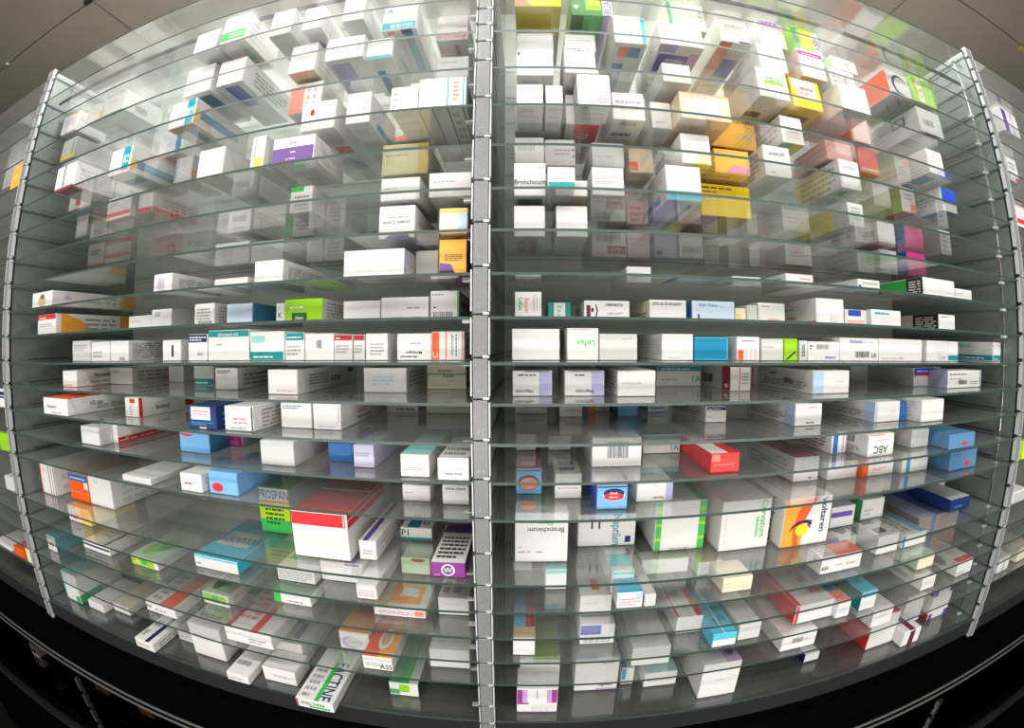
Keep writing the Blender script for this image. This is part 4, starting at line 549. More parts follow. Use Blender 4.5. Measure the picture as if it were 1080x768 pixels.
R|-1|0.6132|0.7112|0.5578|0.0261|0.048|W|white carton with barcode, second from the right, tenth shelf from the bottom, right bay|F l .05 .75 .6 .88 1 dark;F l .05 .5 .4 .6 1 grey;F b .3 .2 .55 .45;F l .65 .2 .9 .4 2 grey;L r 0 0 1 1 lav;F r .94 0 1 1 lav
R|-2|-0.0194|0.0253|0.7260|0.0212|0.120|W|white carton with bold black top line, ninth shelf from the bottom, right bay|F t Propost_ABO .55 .45 .25 dark 180;F l .1 .1 .9 .2 1 grey
R|-2|0.0403|0.0705|0.6878|0.0239|0.120|W|white carton with pink faint name, ninth shelf from the bottom, right bay|F t Panthoc .6 .35 .2 pinkg 180
R|-2|0.0833|0.1146|0.7345|0.0189|0.120|W|white carton with an orange left end, ninth shelf from the bottom, right bay|F r .02 0 .35 1 orange;F r .5 .1 .9 .3 grey2
R|-2|0.1171|0.1456|0.6834|0.0240|0.120|BL|blue carton in deep shade, ninth shelf from the bottom, right bay|F r 0 0 .9 .6 steel
R|-2|0.1687|0.1999|0.7271|0.0176|0.100|W|white carton with blue line, ninth shelf from the bottom, right bay|F r 0 0 1 .4 palb;F l .1 .3 .9 .5 1 dark
R|-2|0.2193|0.2482|0.6176|0.0201|0.160|W|white carton with a navy stripe, ninth shelf from the bottom, right bay|F r .05 .75 1 .97 navy;F l .1 .8 .8 .9 1 W;F l .1 .3 .4 .4 1 grey;L l .1 .2 .9 .9 4 grey
R|-2|0.3202|0.3613|0.5608|0.0275|0.150|W|white carton with grey name line, ninth shelf from the bottom, right bay|F l .5 .8 .9 .88 1 pinkg;F l .4 .1 .85 .2 1 dark;L r .8 0 1 1 palb;L t Lisinopril .4 .7 .2 dark;L l .1 .15 .8 .5 3 grey
R|-2|0.4465|0.4957|0.5503|0.0269|0.170|W|white carton with pale blue corner, ninth shelf from the bottom, right bay|F r 0 0 .1 1 palb;F l .6 .5 .9 .55 1 pink;L r .85 0 1 1 palb;L t Lisin .4 .7 .2 dark;L l .1 .15 .8 .5 3 grey;R r 0 0 1 1 blue
R|-2|0.4965|0.5085|0.5488|0.0253|0.100|BL|blue sliver of a carton, ninth shelf from the bottom, right bay|
R|-2|0.5151|0.5657|0.5205|0.0298|0.130|W|plain white carton, rightmost, ninth shelf from the bottom, right bay|F l .5 .4 .9 .45 1 grey2;L l .1 .1 .9 .95 6 grey2
R|-3|-0.0165|0.0089|0.6601|0.0210|0.120|G|grey carton with a white front edge, eighth shelf from the bottom, right bay|F r 0 0 1 .3 W
R|-3|0.0247|0.0538|0.6603|0.0185|0.120|G|grey white carton, eighth shelf from the bottom, right bay|F r 0 0 1 .3 W;F l .2 .2 .9 .28 1 redd
R|-3|0.0695|0.1254|0.5637|0.0331|0.180|W|white carton with a blue black barcode, eighth shelf from the bottom, right bay|F b .3 .3 .72 .85 navy;T l .3 .1 .5 .9 3 grey2;L l .1 .1 .9 .9 4 grey
R|-3|0.1415|0.1901|0.6280|0.0239|0.150|W|white carton with teal lid and letters, eighth shelf from the bottom, right bay|F t 1A .85 .3 .32 teal;F r 0 .72 1 .95 teal2;F l .1 .8 .9 .88 1 W;T r 0 0 1 1 teal2;T r .2 .3 .6 .5 magl
R|-3|0.1918|0.2257|0.5148|0.0216|0.130|RD|red carton with a white top panel, eighth shelf from the bottom, right bay|T r 0 0 1 1 W;T r .6 0 1 1 red;F l .1 .4 .9 .5 1 coral;F r 0 .6 .3 1 coral
R|-3|0.3842|0.4105|0.5655|0.0281|0.150|W|white carton with blue vertical stripes, eighth shelf from the bottom, right bay|F r .1 0 .4 1 blued;F r .7 0 .78 1 violp;F r .9 0 1 1 violp;L l .1 .1 .9 .9 5 grey
R|-3|0.4187|0.4667|0.5256|0.0285|0.160|W|white carton with bold green letters, eighth shelf from the bottom, right bay|F t ABC .5 .3 .35 dgreen 180;F l .3 .72 .9 .78 1 pinkg;F r 0 .95 .6 1 orr;L b .55 .5 .8 .9;L l .1 .1 .9 .4 3 grey
R|-3|0.5217|0.5387|0.5882|0.0178|0.120|YL|yellow green carton behind a white one, eighth shelf from the bottom, right bay|
R|-3|0.5230|0.5624|0.5468|0.0262|0.039|G|dim grey carton in the shade, eighth shelf from the bottom, right bay|F l .3 .3 .7 .7 2 grey2
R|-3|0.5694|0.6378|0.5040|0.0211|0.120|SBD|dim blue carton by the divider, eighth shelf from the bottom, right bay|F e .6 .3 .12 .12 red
R|-4|-0.0148|0.0151|0.5959|0.0313|0.140|SB|blue carton with a red and white oval, seventh shelf from the bottom, right bay|F r .05 .9 .95 .94 navy;F e .5 .45 .42 .3 navy;F e .5 .4 .35 .24 coral;T r 0 0 1 1 pink;T l .2 .1 .8 .9 3 W
R|-4|0.0298|0.0601|0.5764|0.0293|0.160|W|white carton with striped lid, seventh shelf from the bottom, right bay|F l .1 .4 .9 .5 1 pinkg;F l .1 .7 .3 .75 1 grey;T l .2 .1 .8 .9 4 dark;L l .1 .1 .9 .9 5 grey
R|-4|0.0721|0.1051|0.5316|0.0276|0.140|SB|light blue carton with a navy and red oval, seventh shelf from the bottom, right bay|F r 0 .9 1 .95 navy;F e .55 .6 .36 .26 W;F e .55 .66 .34 .2 navy;F e .55 .53 .33 .16 red;F t Optik .55 .66 .13 W;F l .4 .48 .7 .56 1 W;T r 0 0 1 1 PK;L r 0 0 1 1 blue;F l .3 .08 .7 .14 1 palb
R|-4|0.1200|0.1623|0.5542|0.0233|0.150|W|white carton with dark writing, seventh shelf from the bottom, right bay|F l .5 .8 .6 .86 1 grey;F t Haprosin .6 .2 .14 dark 180;F r .8 0 1 1 lav;T l .2 .2 .8 .8 2 palb
R|-4|0.3419|0.3827|0.5904|0.0328|0.160|W|white carton with a red lid edge, seventh shelf from the bottom, right bay|T r 0 0 1 1 redd;F l .6 .1 .8 .2 1 dark;L b .3 .3 .6 .6;L l .1 .1 .9 .9 4 grey
R|-4|0.3936|0.4471|0.5816|0.0244|0.140|W|plain white carton by an orange stripe, seventh shelf from the bottom, right bay|F l .2 .5 .5 .55 1 grey2
R|-4|0.4477|0.4597|0.5698|0.0249|0.120|ORR|thin orange red carton edge, seventh shelf from the bottom, right bay|
R|-4|0.4611|0.5160|0.5755|0.0239|0.140|W|white carton in front of a grey reflection, seventh shelf from the bottom, right bay|F l .2 .3 .7 .5 2 coral
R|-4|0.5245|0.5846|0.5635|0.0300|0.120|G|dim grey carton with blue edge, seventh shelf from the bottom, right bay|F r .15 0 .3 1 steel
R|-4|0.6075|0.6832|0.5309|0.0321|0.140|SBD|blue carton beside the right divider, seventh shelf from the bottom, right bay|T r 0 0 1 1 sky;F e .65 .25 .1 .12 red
R|-6|-0.0150|0.0451|0.5627|0.0618|0.140|W|large white carton with black and green name, sixth shelf from the bottom, right bay|F t Bronchicum .58 .66 .1 dark 180;F t Elixir .58 .8 .09 green 180;F l .05 .2 .3 .25 1 grey;F l .05 .3 .15 .33 1 grey;F l .4 .2 .55 .25 1 grey;T r .1 .2 .6 .8 LM;T r .15 .3 .35 .7 green2
R|-6|0.0611|0.1332|0.6093|0.0433|0.140|W|white carton with upside down numerals, sixth shelf from the bottom, right bay|F t 11 .3 .7 .3 dark;F t Naprilen .65 .5 .2 steel 270;F l .6 .2 .64 .8 1 grey;F r .82 .1 .92 .3 navy;T l .1 .2 .9 .8 3 grey
R|-6|0.1521|0.2166|0.5830|0.0643|0.160|W|large white carton with green dashed borders, sixth shelf from the bottom, right bay|F r 0 0 .12 1 green;F r .86 0 1 1 green;F r 0 .2 .12 .27 LM;F r 0 .5 .12 .57 LM;F r 0 .8 .12 .87 LM;F r .86 .2 1 .27 LM;F r .86 .5 1 .57 LM;F r .86 .8 1 .87 LM;T r .1 .1 .8 .8 G;T r .85 0 1 1 green;F l .3 .03 .8 .06 1 grey
R|-6|0.2309|0.2993|0.5644|0.0649|0.200|W|large white carton with green vertical name, sixth shelf from the bottom, right bay|F t Cervatum .86 .6 .13 green 270;F t tabletten .74 .45 .08 green 270;F l .08 .1 .12 .9 1 grey2;T r .3 .5 .8 .9 paleg;T r 0 0 .3 1 PK;L l .3 .2 .7 .5 3 grey2
R|-6|0.3126|0.3867|0.5507|0.0641|0.160|W|large orange and white pain gel carton, sixth shelf from the bottom, right bay|F r 0 0 .42 1 orange;F p .42,0,.36,0,.33,.2,.4,.45,.55,.78,.68,1,.4,1,.3,.75,.2,.4,.25,0 orr;F e .4 .34 .14 .12 yellow;F p .12,.3,.22,.42,.38,.49,.52,.47,.62,.52,.46,.55,.3,.53,.18,.44 dark;F e .56 .46 .04 .035 dark;F p .42,.46,.5,.44,.55,.38,.6,.36,.54,.44 dark;F t Voltaren .84 .62 .13 navy 270;L t Voltaren .78 .45 .1 dark 270;T r .2 0 .8 .6 PK
R|-6|0.4165|0.4616|0.5914|0.0308|0.120|G|grey white carton with violet band, sixth shelf from the bottom, right bay|F r 0 .5 .9 .75 viol;T r 0 0 1 1 lav
R|-6|0.4845|0.5313|0.6023|0.0307|0.120|G|pale grey carton with a green left edge, sixth shelf from the bottom, right bay|F l .1 .2 .5 .6 2 grey;L r 0 0 1 1 green2
R|-6|0.6770|0.7432|0.6547|0.0203|0.120|W|white carton with a dark round logo, sixth shelf from the bottom, right bay|F e .2 .5 .08 .3 dark;F l .35 .35 .9 .65 1 dark;L r 0 0 1 1 blue
R|-6|0.6534|0.7100|0.5509|0.0201|0.102|NV|navy carton low by the divider, sixth shelf from the bottom, right bay|T r 0 0 1 1 G;F l .2 .3 .7 .5 1 steel
R|-7|0.5959|0.7062|0.5710|0.0287|0.140|TNB|brownish carton with a blue lid, fifth shelf from the bottom, right bay|T r .4 0 1 1 blue;T r 0 0 .4 1 palb;L r 0 0 1 1 brown;F l .6 .3 .9 .7 3 grey;F r .3 0 .4 1 steel
R|-7|0.1408|0.2020|0.5892|0.0201|0.140|W|low wide white carton, green edge on top, fifth shelf from the bottom, right bay|T r 0 .2 .4 1 dark;T r .4 0 1 .4 LM
R|-7|0.2098|0.2436|0.5721|0.0187|0.140|W|white carton with peach lid, fifth shelf from the bottom, right bay|T r 0 0 1 1 tan;T r 0 .5 .5 1 paleT;L l .1 .2 .9 .8 4 grey
R|-7|0.3670|0.4359|0.5224|0.0241|0.041|W|white carton with a red orange lid, fifth shelf from the bottom, right bay|F t ass .1 .35 .3 dark;F l .35 .4 .6 .5 1 grey;F l .62 .35 .95 .55 1 coral;T r .35 0 1 1 orr;T r .35 .2 .8 1 coral;T l .05 .1 .3 .9 4 grey
R|-7|0.4820|0.5260|0.5435|0.0273|0.150|W|white carton with a grey lined lid, fifth shelf from the bottom, right bay|T l .2 .1 .8 .9 3 dark;L r .2 .3 .6 .8 grey
R|-7|0.5365|0.5926|0.5434|0.0193|0.150|W|white carton with a teal edged lid, fifth shelf from the bottom, right bay|T r .7 0 1 1 sky;T l .2 .1 .6 .9 2 grey;F r 0 0 .1 1 steel
R|-7|0.4206|0.4545|0.5659|0.0287|0.120|G|grey carton with dark blue spot, fifth shelf from the bottom, right bay|T e .5 .4 .4 .3 navy
R|-7|0.0205|0.0449|0.5582|0.0268|0.130|W|white carton with a turquoise lid, fifth shelf from the bottom, right bay|F r 0 .8 1 1 turq;T r 0 0 1 1 turq
R|-7|-0.0187|0.0052|0.6131|0.0136|0.100|G|small dim grey carton at the post, fifth shelf from the bottom, right bay|
R|-7|0.0955|0.1224|0.5432|0.0287|0.150|W|white carton with turquoise lid bands, fifth shelf from the bottom, right bay|T r 0 .1 1 .35 turq;T r 0 .5 1 .7 turq;F r 0 .85 1 1 turq
R|-7|0.2246|0.2635|0.5179|0.0191|0.052|CR|cream carton, low, fifth shelf from the bottom, right bay|F l .1 .6 .3 .7 1 grey
R|-8|0.0618|0.0995|0.5539|0.0270|0.160|W|white carton with an orange square on top, fourth shelf from the bottom, right bay|T r .4 .1 .65 .3 orr;T l .1 .5 .9 .9 2 grey;R l .1 .2 .9 .8 3 grey
R|-7|0.0964|0.1250|0.5040|0.0200|0.037|W|white carton with blue and red print, fifth shelf from the bottom, right bay|F l .1 .2 .9 .7 3 pinkg;F r .7 .6 1 1 palb;T r 0 0 1 1 sky
R|-7|0.1272|0.1402|0.5040|0.0153|0.120|G|small olive grey carton, fifth shelf from the bottom, right bay|
R|-9|0.1831|0.2176|0.5471|0.0247|0.150|W|white carton with a red lid border, third shelf from the bottom, right bay|T r .75 0 1 1 red;T r 0 0 .75 .15 W;T l .1 .4 .6 .9 3 grey;F l .2 .3 .8 .5 1 grey2;T r 0 .0 .08 1 red
R|-8|0.5676|0.6073|0.5244|0.0215|0.150|CR|pale green grey carton, fourth shelf from the bottom, right bay|T r 0 0 1 1 paleg;L r 0 0 1 1 paleg
R|-9|0.6772|0.7233|0.5167|0.0251|0.150|W|white carton with a red line and grey blot, third shelf from the bottom, right bay|T r 0 0 1 .12 red;F r 0 .9 1 1 red;F r .1 .1 .5 .25 violp;L e .6 .5 .2 .25 grey;T l .2 .2 .8 .9 2 PK
R|-9|0.5824|0.6157|0.5149|0.0208|0.130|W|small pale carton with grey end, third shelf from the bottom, right bay|L e .5 .5 .2 .2 grey
R|-9|0.2548|0.2854|0.5109|0.0229|0.120|G|dim grey carton behind the blue lid, third shelf from the bottom, right bay|
R|-9|0.3424|0.4056|0.5235|0.0279|0.150|W|white carton with a bright red side, third shelf from the bottom, right bay|L r 0 0 1 1 red;T r .6 .1 .95 .9 W;T l .6 .2 .9 .9 3 coral;T r 0 0 .12 1 red;F r 0 .0 .08 1 red
R|-9|0.4060|0.4297|0.5127|0.0253|0.120|W|white carton with a blue and peach lid, third shelf from the bottom, right bay|T r 0 .3 1 1 steel;T r 0 0 1 .3 coral;F l .2 .3 .8 .6 2 palb
R|-9|0.4508|0.4804|0.5153|0.0289|0.150|W|white carton with a cyan lid, third shelf from the bottom, right bay|T r 0 0 1 1 cyan;T l .3 .2 .7 .9 4 steel;F r 0 .72 1 1 cyan;L r 0 0 1 1 TL
R|-9|0.2182|0.2497|0.5040|0.0192|0.160|CY|cyan carton with black lid lettering, third shelf from the bottom, right bay|T t LIF .4 .2 .3 dark 90;T r .45 0 .5 1 W;F r 0 0 1 .55 W;T l .55 .2 .9 .9 4 steel
R|-9|0.0624|0.1036|0.5388|0.0289|0.130|W|white carton with a blue label, third shelf from the bottom, right bay|F r 0 .5 .6 .98 blue;F r .1 .55 .5 .8 viol;F l .1 .1 .9 .3 2 grey
R|-9|-0.0158|0.0092|0.5165|0.0253|0.130|W|white carton under a blue and red lid, third shelf from the bottom, right bay|T r 0 0 .55 1 sky;T r .55 .2 1 1 redd;T r 0 0 1 .2 tan;F r .1 .85 .9 1 coral
R|-10|0.4820|0.5235|0.5106|0.0285|0.130|W|white carton beside a grey white one, second shelf from the bottom, right bay|T l .1 .5 .9 .9 2 grey
R|-10|0.3254|0.3805|0.5126|0.0262|0.130|W|grey white carton with a barcode, second shelf from the bottom, right bay|F b .3 .4 .6 .7;F l .65 .5 .8 .6 1 grey
R|-10|0.1269|0.1754|0.5312|0.0285|0.130|G|dim grey carton with vertical lines, second shelf from the bottom, right bay|F l .1 .1 .9 .9 4 grey2
R|-12|0.6174|0.6657|0.5702|0.0552|0.160|W|big pale carton with a long grey lid, lowest shelf, right bay|T r 0 0 1 1 G
R|-12|0.6769|0.7327|0.5549|0.0576|0.140|W|pale carton with violet corners, lowest shelf, right bay|F r 0 0 .2 .2 viol;F r .8 0 1 .2 viol;F r 0 .8 .2 1 viol;F r .8 .8 1 1 viol;L r .7 0 1 .2 redd;L r .7 .8 1 1 viol
R|-12|0.5140|0.5736|0.5382|0.0576|0.140|W|white carton with red lid and red side, lowest shelf, right bay|L r .2 0 1 1 red;T r 0 0 1 1 red;L r .75 .6 .9 .95 redd
R|-12|0.5750|0.6168|0.5120|0.0270|0.120|W|small white carton with a maroon ribbon band, lowest shelf, right bay|F r .35 0 .65 1 wine;T r .35 0 .65 1 wine
R|-12|0.4007|0.4268|0.5515|0.0161|0.100|W|small white carton with navy edges, lowest shelf, right bay|L r 0 0 1 1 navy;F r 0 0 1 .15 navy
R|-12|0.2216|0.2750|0.5207|0.0576|0.160|W|tall white carton with a violet lid corner, lowest shelf, right bay|T r .6 0 1 .5 violp;T e .8 .25 .12 .15 viol;T l .1 .2 .5 .8 3 grey;F l .4 .5 .6 .53 1 grey
R|-12|0.0626|0.1197|0.5649|0.0576|0.150|W|large white carton with text top and bottom, lowest shelf, right bay|F t candio .72 .85 .09 dark 180;F t candio .72 .15 .09 dark 180;F l .5 .93 .95 .96 1 grey;F r .5 .02 1 .07 violp
R|-12|0.1262|0.1433|0.5745|0.0297|0.120|W|small carton with a blue strip, lowest shelf, right bay|F r 0 .3 .35 1 steel;T r 0 0 .4 1 blue
R|-12|0.1558|0.2012|0.5629|0.0245|0.140|W|white carton with a pale green lid, lowest shelf, right bay|T r 0 0 1 1 paleT;F l .1 .4 .9 .5 1 grey
R|-12|-0.0087|0.0428|0.5711|0.0576|0.120|W|tall white syrup carton with black name, lowest shelf, right bay|F t Lactulose .5 .62 .11 dark;F t 1A_Pharma .42 .46 .1 dark;F l .1 .36 .6 .4 1 grey;F l .2 .82 .95 .9 2 grey;T r .2 0 1 1 LM;F r .3 .93 1 1 LM
R|-12|-0.0112|0.0383|0.5193|0.0409|0.050|W|white carton with violet shaded ends, lowest shelf, right bay|F r 0 .42 .14 1 magv;F r .14 .42 .26 1 violp;F r .86 .42 1 1 magv;F r .74 .42 .86 1 violp;F r 0 .36 .3 .42 magv;F r .49 .6 .51 .95 grey;F l .35 .1 .95 .36 3 grey2;F r .0 0 1 .05 violp
s|7|-0.9416|-0.8909|0.5040|0.0464|0.120|OR|orange carton past the left post|F l .2 .4 .8 .6 2 yell2
s|8|-1.1147|-1.0664|0.5701|0.0471|0.100|W|white carton past the left post, next to orange one|
s|-2|-0.9264|-0.8909|0.5040|0.0334|0.100|W|white carton with a blue band past the left post|F r 0 .5 1 .85 navy;F l .1 .6 .9 .7 1 W
s|-4|-0.9446|-0.9025|0.5040|0.0336|0.100|LM|olive green carton past the left post|
s|-6|-0.9471|-0.9061|0.5040|0.0265|0.100|G|grey white carton touching the left post|
s|-10|-0.9819|-0.9327|0.5040|0.0186|0.140|ORR|orange red carton low past the left post|
s|-10|-0.9200|-0.8909|0.5040|0.0285|0.120|LY|pale yellow carton touching the left post|
s|-10|-1.0831|-0.9960|0.5040|0.0080|0.120|W|white carton at the left picture edge|
r|9|0.8758|0.9451|0.5280|0.0495|0.120|W|white carton with violet stripes past the right post|F r .1 0 .35 1 viol;F r .6 0 .7 1 lav
r|7|0.8466|0.8864|0.5295|0.0464|0.100|W|white carton with maroon corner past the right post|F r .6 0 1 .2 redd;F l .1 .3 .8 .9 3 grey
r|5|0.8082|0.8476|0.5080|0.0414|0.100|PK|pink carton with red letters past the right post|F r 0 .2 1 .4 red
r|-4|0.8004|0.8316|0.5040|0.0336|0.120|LM|lime carton past the right post|F r .4 0 .7 .8 yellow
r|-6|0.8005|0.8588|0.5040|0.0202|0.120|W|white carton with vertical lines past the right post|F l .1 .1 .9 .9 5 grey
r|-10|0.8306|0.8756|0.5168|0.0285|0.150|W|white carton with black name, low past right post|F t Navid .5 .25 .14 dark 90;L l .2 .2 .8 .8 3 grey2
r|-10|0.9156|0.9773|0.5197|0.0285|0.120|CR|beige carton at the right picture edge|'''
GROUPS = {'L': 'medicine cartons in the left bay', 'R': 'medicine cartons in the right bay', 's': 'medicine cartons past the left post', 'r': 'medicine cartons past the right post'}
for i, ln in enumerate(BOXES.split('\n')):
    bay, k, x0, x1, y, h, d, col, lab, deco = ln.split('|')
    carton(float(x0), float(x1), float(y), CAMZ+ZK[int(k)]+.00165, float(h)-.0004, float(d), col, lab, GROUPS[bay], deco, i)

# ------------------------------------------------------------------ glass shelves
BAYS = [('bay past the left post', XL-.9, XL), ('left bay', XL, XC), ('right bay', XC, XR), ('bay past the right post', XR, XR+.9)]
for bi, (bn, a, b) in enumerate(BAYS):
    protos = None
    for k in sorted(ZK):
        if protos is None:
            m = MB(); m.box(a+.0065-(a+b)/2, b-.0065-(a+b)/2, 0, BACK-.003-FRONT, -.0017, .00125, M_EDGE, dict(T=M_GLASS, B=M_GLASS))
            sh = m.build('glass_shelf')
            for sx in (1,):
                t = MB(); cx = sx*((b-a)/2-.016)
                t.box(cx-.006, cx+.006, .034, .043, -.004, -.0018, M_TAB, bevel=.0006)
                t.build('support_tab', sh)
            protos = sh
        else: sh = copy_tree(protos)
        sh.location = ((a+b)/2, FRONT, CAMZ+ZK[k])
        tag(sh, 'clear glass shelf with green edge, %s, %s' % (SHELF_NAME[k], bn), 'shelf', 'glass shelves of the wide bays')

# ------------------------------------------------------------------ numbered posts
zs = [c for c in CLIPS]
step = zs[0]-zs[1]
while zs[0] < .525: zs.insert(0, zs[0]+step)
while zs[-1] > -.485: zs.append(zs[-1]-.036)
post = empty('shelf_post', (XC, FRONT, CAMZ))
i52 = zs.index(CLIPS[4])
for i in range(len(zs)-1):
    t, b = zs[i]-.0008, zs[i+1]+.0008
    m = MB(); w = .0086
    m.box(-w+.0016, w-.0016, -.0035, .003, b, t, M_CLIP, bevel=.0004)
    for s in (-1, 1): m.box(s*w-.0009, s*w+.0009, -.0042, .004, b+.002, t-.002, M_RIB, bevel=.0003)
    m.box(-w, -w+.0045, -.003, .001, b-.0012, b+.0012, M_NOTCH); m.box(w-.006, w, -.0036, .001, b-.0009, b+.0014, M_RIB)
    c = m.build('post_clip', post)
    num = 52-(i-i52)
    if 35 <= num <= 53:
        vs, fs, tw, th = glyphs(str(num)); q = MB(); k = .0085
        bv = [q.bm.verts.new((x*k, -.0040, b+.0075+y*k)) for x, y in vs]
        for f in fs: q.bm.faces.new([bv[j] for j in f]).material_index = q.mi(M_NUM)
        q.build('number', c)
m = MB(); m.box(-.0055, .0055, .003, .012, zs[-1], zs[0], M_DARK, bevel=.0006); m.build('post_core', post)
tag(post, 'numbered plastic clip post in the middle between the two wide bays', 'post', 'numbered shelf posts')
for x, lab in ((XL, 'numbered plastic clip post at the left end of the left bay'), (XR, 'numbered plastic clip post at the right end of the right bay')):
    p = copy_tree(post); p.location.x = x; p['label'] = lab

# ------------------------------------------------------------------ divider panels
def divider():
    m = MB(); lo, hi = ZK[-12]-.03, ZK[11]+.012
    m.box(-.005, .005, .012, BACK-FRONT-.002, lo, hi, M_STEEL, bevel=.0006)
    for z in zs[1:-1]:
        for s in (-1, 1): m.box(s*.0052-.0003, s*.0052+.0003, .06, BACK-FRONT-.006, z-.0011, z+.0003, M_SLOT)
    d = m.build('divider_panel')
    for s in (-1,):
        r = MB(); r.box(s*.0056-.0006, s*.0056+.0006, .044, .049, lo+.005, hi-.005, M_CHROME, bevel=.0003); r.build('guide_rail', d)
    return d
dv = divider(); dv.location = (XC, FRONT, CAMZ)
tag(dv, 'grey steel divider panel behind the middle post', 'panel', 'steel divider panels')
for x, lab in ((XL, 'grey steel divider panel at the left end of the left bay'), (XR, 'grey steel divider panel at the right end of the right bay')):
    c = copy_tree(dv); c.location.x = x; c['label'] = lab
for bn, a, b in BAYS:
    m = MB(); m.box(a-(a+b)/2+.0002, b-(a+b)/2-.0002, 0, .004, ZK[-12]-.03, ZK[11]+.01, M_BACK)
    for z in zs[2:-1:2]: m.box(a-(a+b)/2+.008, b-(a+b)/2-.008, -.0004, 0, z-.0008, z+.0004, M_SLOT)
    o = m.build('back_panel', None, ((a+b)/2, BACK, CAMZ))
    tag(o, 'light grey back panel closing the ' + bn, 'panel', 'back panels')
# thin dark bar along the second shelf from the top
for bn, a, b in BAYS[1:3]:
    m = MB(); m.box(a-(a+b)/2+.02, b-(a+b)/2-.02, 0, .006, 0, .006, M_DARK, bevel=.0008)
    o = m.build('cross_bar', None, ((a+b)/2, FRONT+.035, CAMZ+ZK[10]+.0014))
    tag(o, 'thin grey bar lying along the second shelf from the top, ' + bn, 'bar', 'bars under the top glass')

# ------------------------------------------------------------------ base, rails and lower shelves with the shade put into their colours
X0, X1 = XL-.9, XR+.9
m = MB(); m.box(X0, X1, 0, .012, -.0315, -.0016, M_DARK, bevel=.0008); 
o = m.build('base_strip', None, (0, FRONT, CAMZ+ZK[-12])); tag(o, 'dark grey base strip running below the lowest glass shelf', 'strip')
m = MB(); m.box(X0, X1, .03, BACK-FRONT, -.6, -.486, M_BLACK); o = m.build('plinth_panel', None, (0, FRONT, CAMZ)); tag(o, 'matt black panel in the gap above the double rail', 'panel')
r = empty('guide_beam', (0, FRONT, CAMZ-.61))
for z in (.006, -.010):
    m = MB(); m.box(X0, X1, -.002, .010, z-.0022, z+.0022, M_RAILGREY, bevel=.0008); m.build('rail', r)
m = MB(); m.box(X0, X1, .002, .030, -.012, .010, M_BLACK); m.build('beam_body', r)
tag(r, 'double grey rail along the black base', 'rail')
lowz = (-.66, -.705, -.75, -.795, -.84)
for j, z in enumerate(lowz):
    m = MB(); m.box(X0, X1, 0, .298, -.00125, .00125, M_BLACK, dict(T=M_SHADE, B=M_SHADE)); o = m.build('lower_shelf', None, (0, FRONT, CAMZ+z))  # black edges and dark faces paint in the gloom under the rail
    tag(o, 'unlit glass shelf under the double rail, %s down' % ('first','second','third','fourth','fifth')[j], 'shelf', 'unlit lower shelves')
m = MB(); m.box(X0, X1, 0, .02, -.87, -.602, M_BLACK); o = m.build('lower_back_panel', None, (0, FRONT+.3, CAMZ)); tag(o, 'black panel behind the unlit lower shelves', 'panel')  # coloured black for the darkness behind the lower shelves
for x, lab in ((XL, 'dark clip post under the rail at lower left'), (XR, 'dark clip post under the rail at lower right')):
    q = empty('lower_post', (x, FRONT, CAMZ))
    for z in lowz:
        m = MB(); m.box(-.007, .007, -.004, .004, z-.020, z+.018, M_DARK, bevel=.0006); m.box(-.0085, -.006, -.005, .004, z-.017, z+.015, M_STEEL); m.build('post_clip', q)
    tag(q, lab, 'post', 'posts under the rail')
carton(-.86, -.815, .53, CAMZ-.66+.0013, .02, .1, 'OR', 'orange carton in shade under the rail, beside the lower left post', 'cartons under the rail', 'F l .1 .2 .8 .6 2 brown', 901)
carton(-.72, -.68, .53, CAMZ-.66+.0013, .02, .1, 'OR', 'orange carton in shade under the rail, second from the lower left post', 'cartons under the rail', '', 902)
carton(-1.15, -1.115, .53, CAMZ-.705+.0013, .03, .1, 'W', 'pale carton in shade under the rail at the left picture edge', 'cartons under the rail', 'F e .5 .5 .3 .3 redd', 903)
m = MB(); m.box(X0, X1, -.004, .35, -.006, .006, M_DARK, bevel=.001); o = m.build('foot_rail', None, (0, FRONT, CAMZ-.888)); tag(o, 'dark foot rail at the bottom corners of the picture', 'rail')
m = MB(); m.box(X0, X1, .02, BACK-FRONT, -1.25+.0, -.896, M_BLACK); o = m.build('foot_plinth', None, (0, FRONT, CAMZ)); tag(o, 'black foot panel standing on the floor below the foot rail', 'panel')

# ------------------------------------------------------------------ the room
m = MB(); m.box(-3, 3, -1.2, 1.6, -.05, 0, M_FLOOR); structure(m.build('floor'))
CH = CAMZ+.9
m = MB(); m.box(-3, 3, -1.2, 1.6, CH+.004, CH+.05, M_GAP)
xs = [-3, -2.16, -1.09, -.055, .98, 2.02, 3]; ys = [-1.2, -.5, .10, .655, 1.6]
for a, b in zip(xs, xs[1:]):
    for c, d in zip(ys, ys[1:]): m.box(a+.0025, b-.0025, c+.0025, d-.0025, CH, CH+.006, M_CEIL, bevel=.001)
structure(m.build('ceiling'))
m = MB(); m.box(-3, 3, 1.2, 1.25, 0, CH+.05, M_WALL); structure(m.build('wall_far'))
m = MB(); m.box(-3, 3, -.65, -.6, 0, CH+.05, M_WALL); structure(m.build('wall_near'))
m = MB(); m.box(-3.05, -3, -1.2, 1.25, 0, CH+.05, M_WALL); structure(m.build('wall_left'))
m = MB(); m.box(3, 3.05, -1.2, 1.25, 0, CH+.05, M_WALL); structure(m.build('wall_right'))
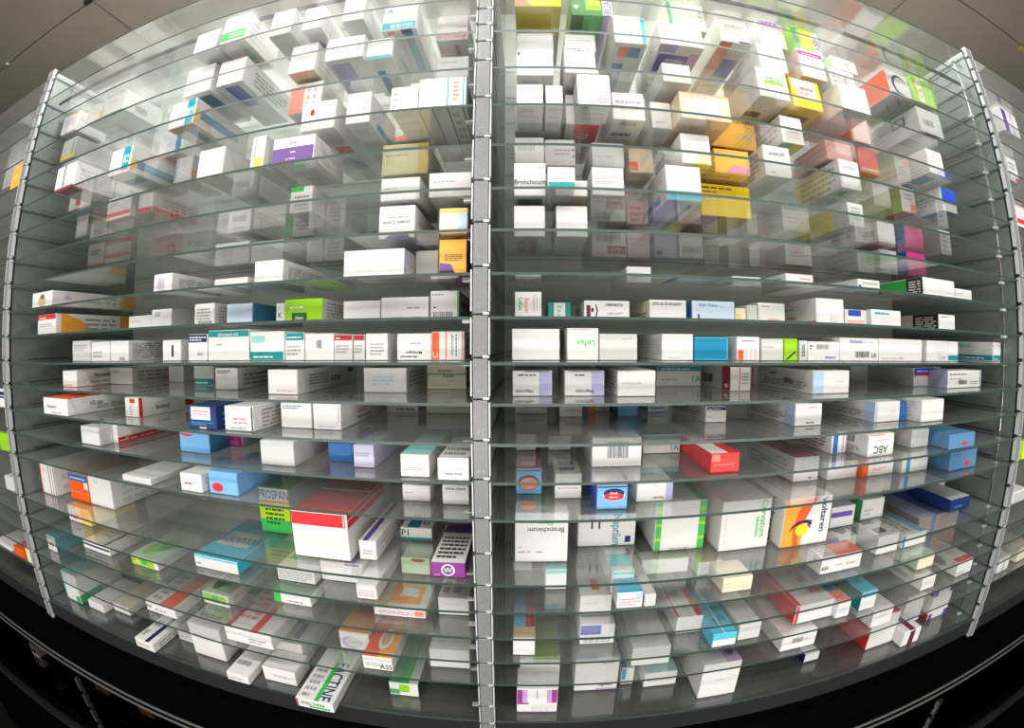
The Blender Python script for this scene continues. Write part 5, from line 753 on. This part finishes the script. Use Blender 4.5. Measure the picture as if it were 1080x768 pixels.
def fitting(name, x, y, label, cat, mat, r, h):
    bm = MB(); n = 16
    for i in range(n):
        a0, a1 = 2*math.pi*i/n, 2*math.pi*(i+1)/n
        p = lambda a, rr, z: (rr*math.cos(a), rr*math.sin(a), z)
        bm.poly([p(a0, r, 0), p(a0, r*.8, -h), p(a1, r*.8, -h), p(a1, r, 0)], mat); bm.poly([p(a0, r*.8, -h), (0, 0, -h*1.15), p(a1, r*.8, -h)], mat)
    o = bm.build(name, None, (x, y, CH-.0002)); tag(o, label, cat); return o
fitting('ceiling_fitting', -1.095, .640, 'small dark fitting on the ceiling seam at upper left', 'ceiling fitting', M_SLOT, .014, .012)
fitting('ceiling_ring', -1.581, .651, 'small pale ring on the ceiling at the left picture edge', 'ceiling fitting', M_RAILGREY, .016, .006)
fitting('ceiling_sensor', 1.30, .42, 'black round fitting on the ceiling at the upper right corner', 'ceiling fitting', M_SLOT, .018, .014)
m = MB(); m.box(-.018, .018, -.012, .012, -.004, 0, M_OCHRE, bevel=.0008); o = m.build('ceiling_tag', None, (1.475, .665, CH)); tag(o, 'small ochre tag on the ceiling at the right picture edge', 'tag')

# ------------------------------------------------------------------ light
def area(name, loc, sx, sy, power, rot=(0,0,0), col=(1,1,1)):
    l = bpy.data.lights.new(name, 'AREA'); l.shape = 'RECTANGLE'; l.size = sx; l.size_y = sy; l.energy = power; l.color = col
    o = bpy.data.objects.new(name, l); COL.objects.link(o); o.location = loc; o.rotation_euler = rot; return o
area('ceiling_strip_light', (0, -.22, CH-.03), 2.2, .14, 24, (math.radians(26), 0, 0), (1,.985,.96))
area('shelf_top_light', (0, .72, CH-.03), 2.2, .3, 36, (0, 0, 0), (1,.99,.97))
area('fill_light_upper', (0, -.55, CAMZ+.42), 2.2, .12, 5.5, (math.radians(84), 0, 0), (1,.99,.97))  # added fill behind the camera to brighten the carton fronts
area('fill_light_lower', (0, -.55, CAMZ-.28), 2.2, .12, 11, (math.radians(102), 0, 0), (1,.99,.97))  # added fill from below, lifts the carton undersides
w = bpy.data.worlds.new('room'); SC.world = w; w.use_nodes = True
bg = w.node_tree.nodes['Background']; bg.inputs['Color'].default_value = (.9,.95,1,1); bg.inputs['Strength'].default_value = .05

# ------------------------------------------------------------------ the fisheye camera
cam = bpy.data.cameras.new('camera'); co = bpy.data.objects.new('camera', cam); COL.objects.link(co)
cam.type = 'PANO'; cam.sensor_fit = 'HORIZONTAL'; cam.sensor_width = 36; cam.clip_start = .01
P = [0.05357295, 0.00014247714, -6.815224e-06, 6.1313122e-07]
def setc(n, v):
    try: setattr(cam, n, v)
    except Exception: setattr(cam.cycles, n, v)
setc('panorama_type', 'FISHEYE_LENS_POLYNOMIAL'); setc('fisheye_fov', math.pi)
setc('fisheye_polynomial_k0', 0.0)
for i, v in enumerate(P): setc('fisheye_polynomial_k%d' % (i+1), -v)
R = [[0.999485, 0.032078, -0.000891], [-0.000334, 0.038149, 0.999272], [-0.032089, 0.998757, -0.03814]]
mw = Matrix(((R[0][0], R[1][0], -R[2][0], 0), (R[0][1], R[1][1], -R[2][1], 0), (R[0][2], R[1][2], -R[2][2], CAMZ), (0,0,0,1)))
co.matrix_world = mw
SC.camera = co
cy = SC.cycles
cy.max_bounces = 14; cy.transparent_max_bounces = 96; cy.glossy_bounces = 5; cy.diffuse_bounces = 4; cy.transmission_bounces = 8
cy.caustics_reflective = False; cy.caustics_refractive = False; cy.sample_clamp_indirect = 4
vs = SC.view_settings; vs.view_transform = 'Standard'; vs.look = 'None'; vs.gamma = 1; vs.use_curve_mapping = False; vs.exposure = -0.06
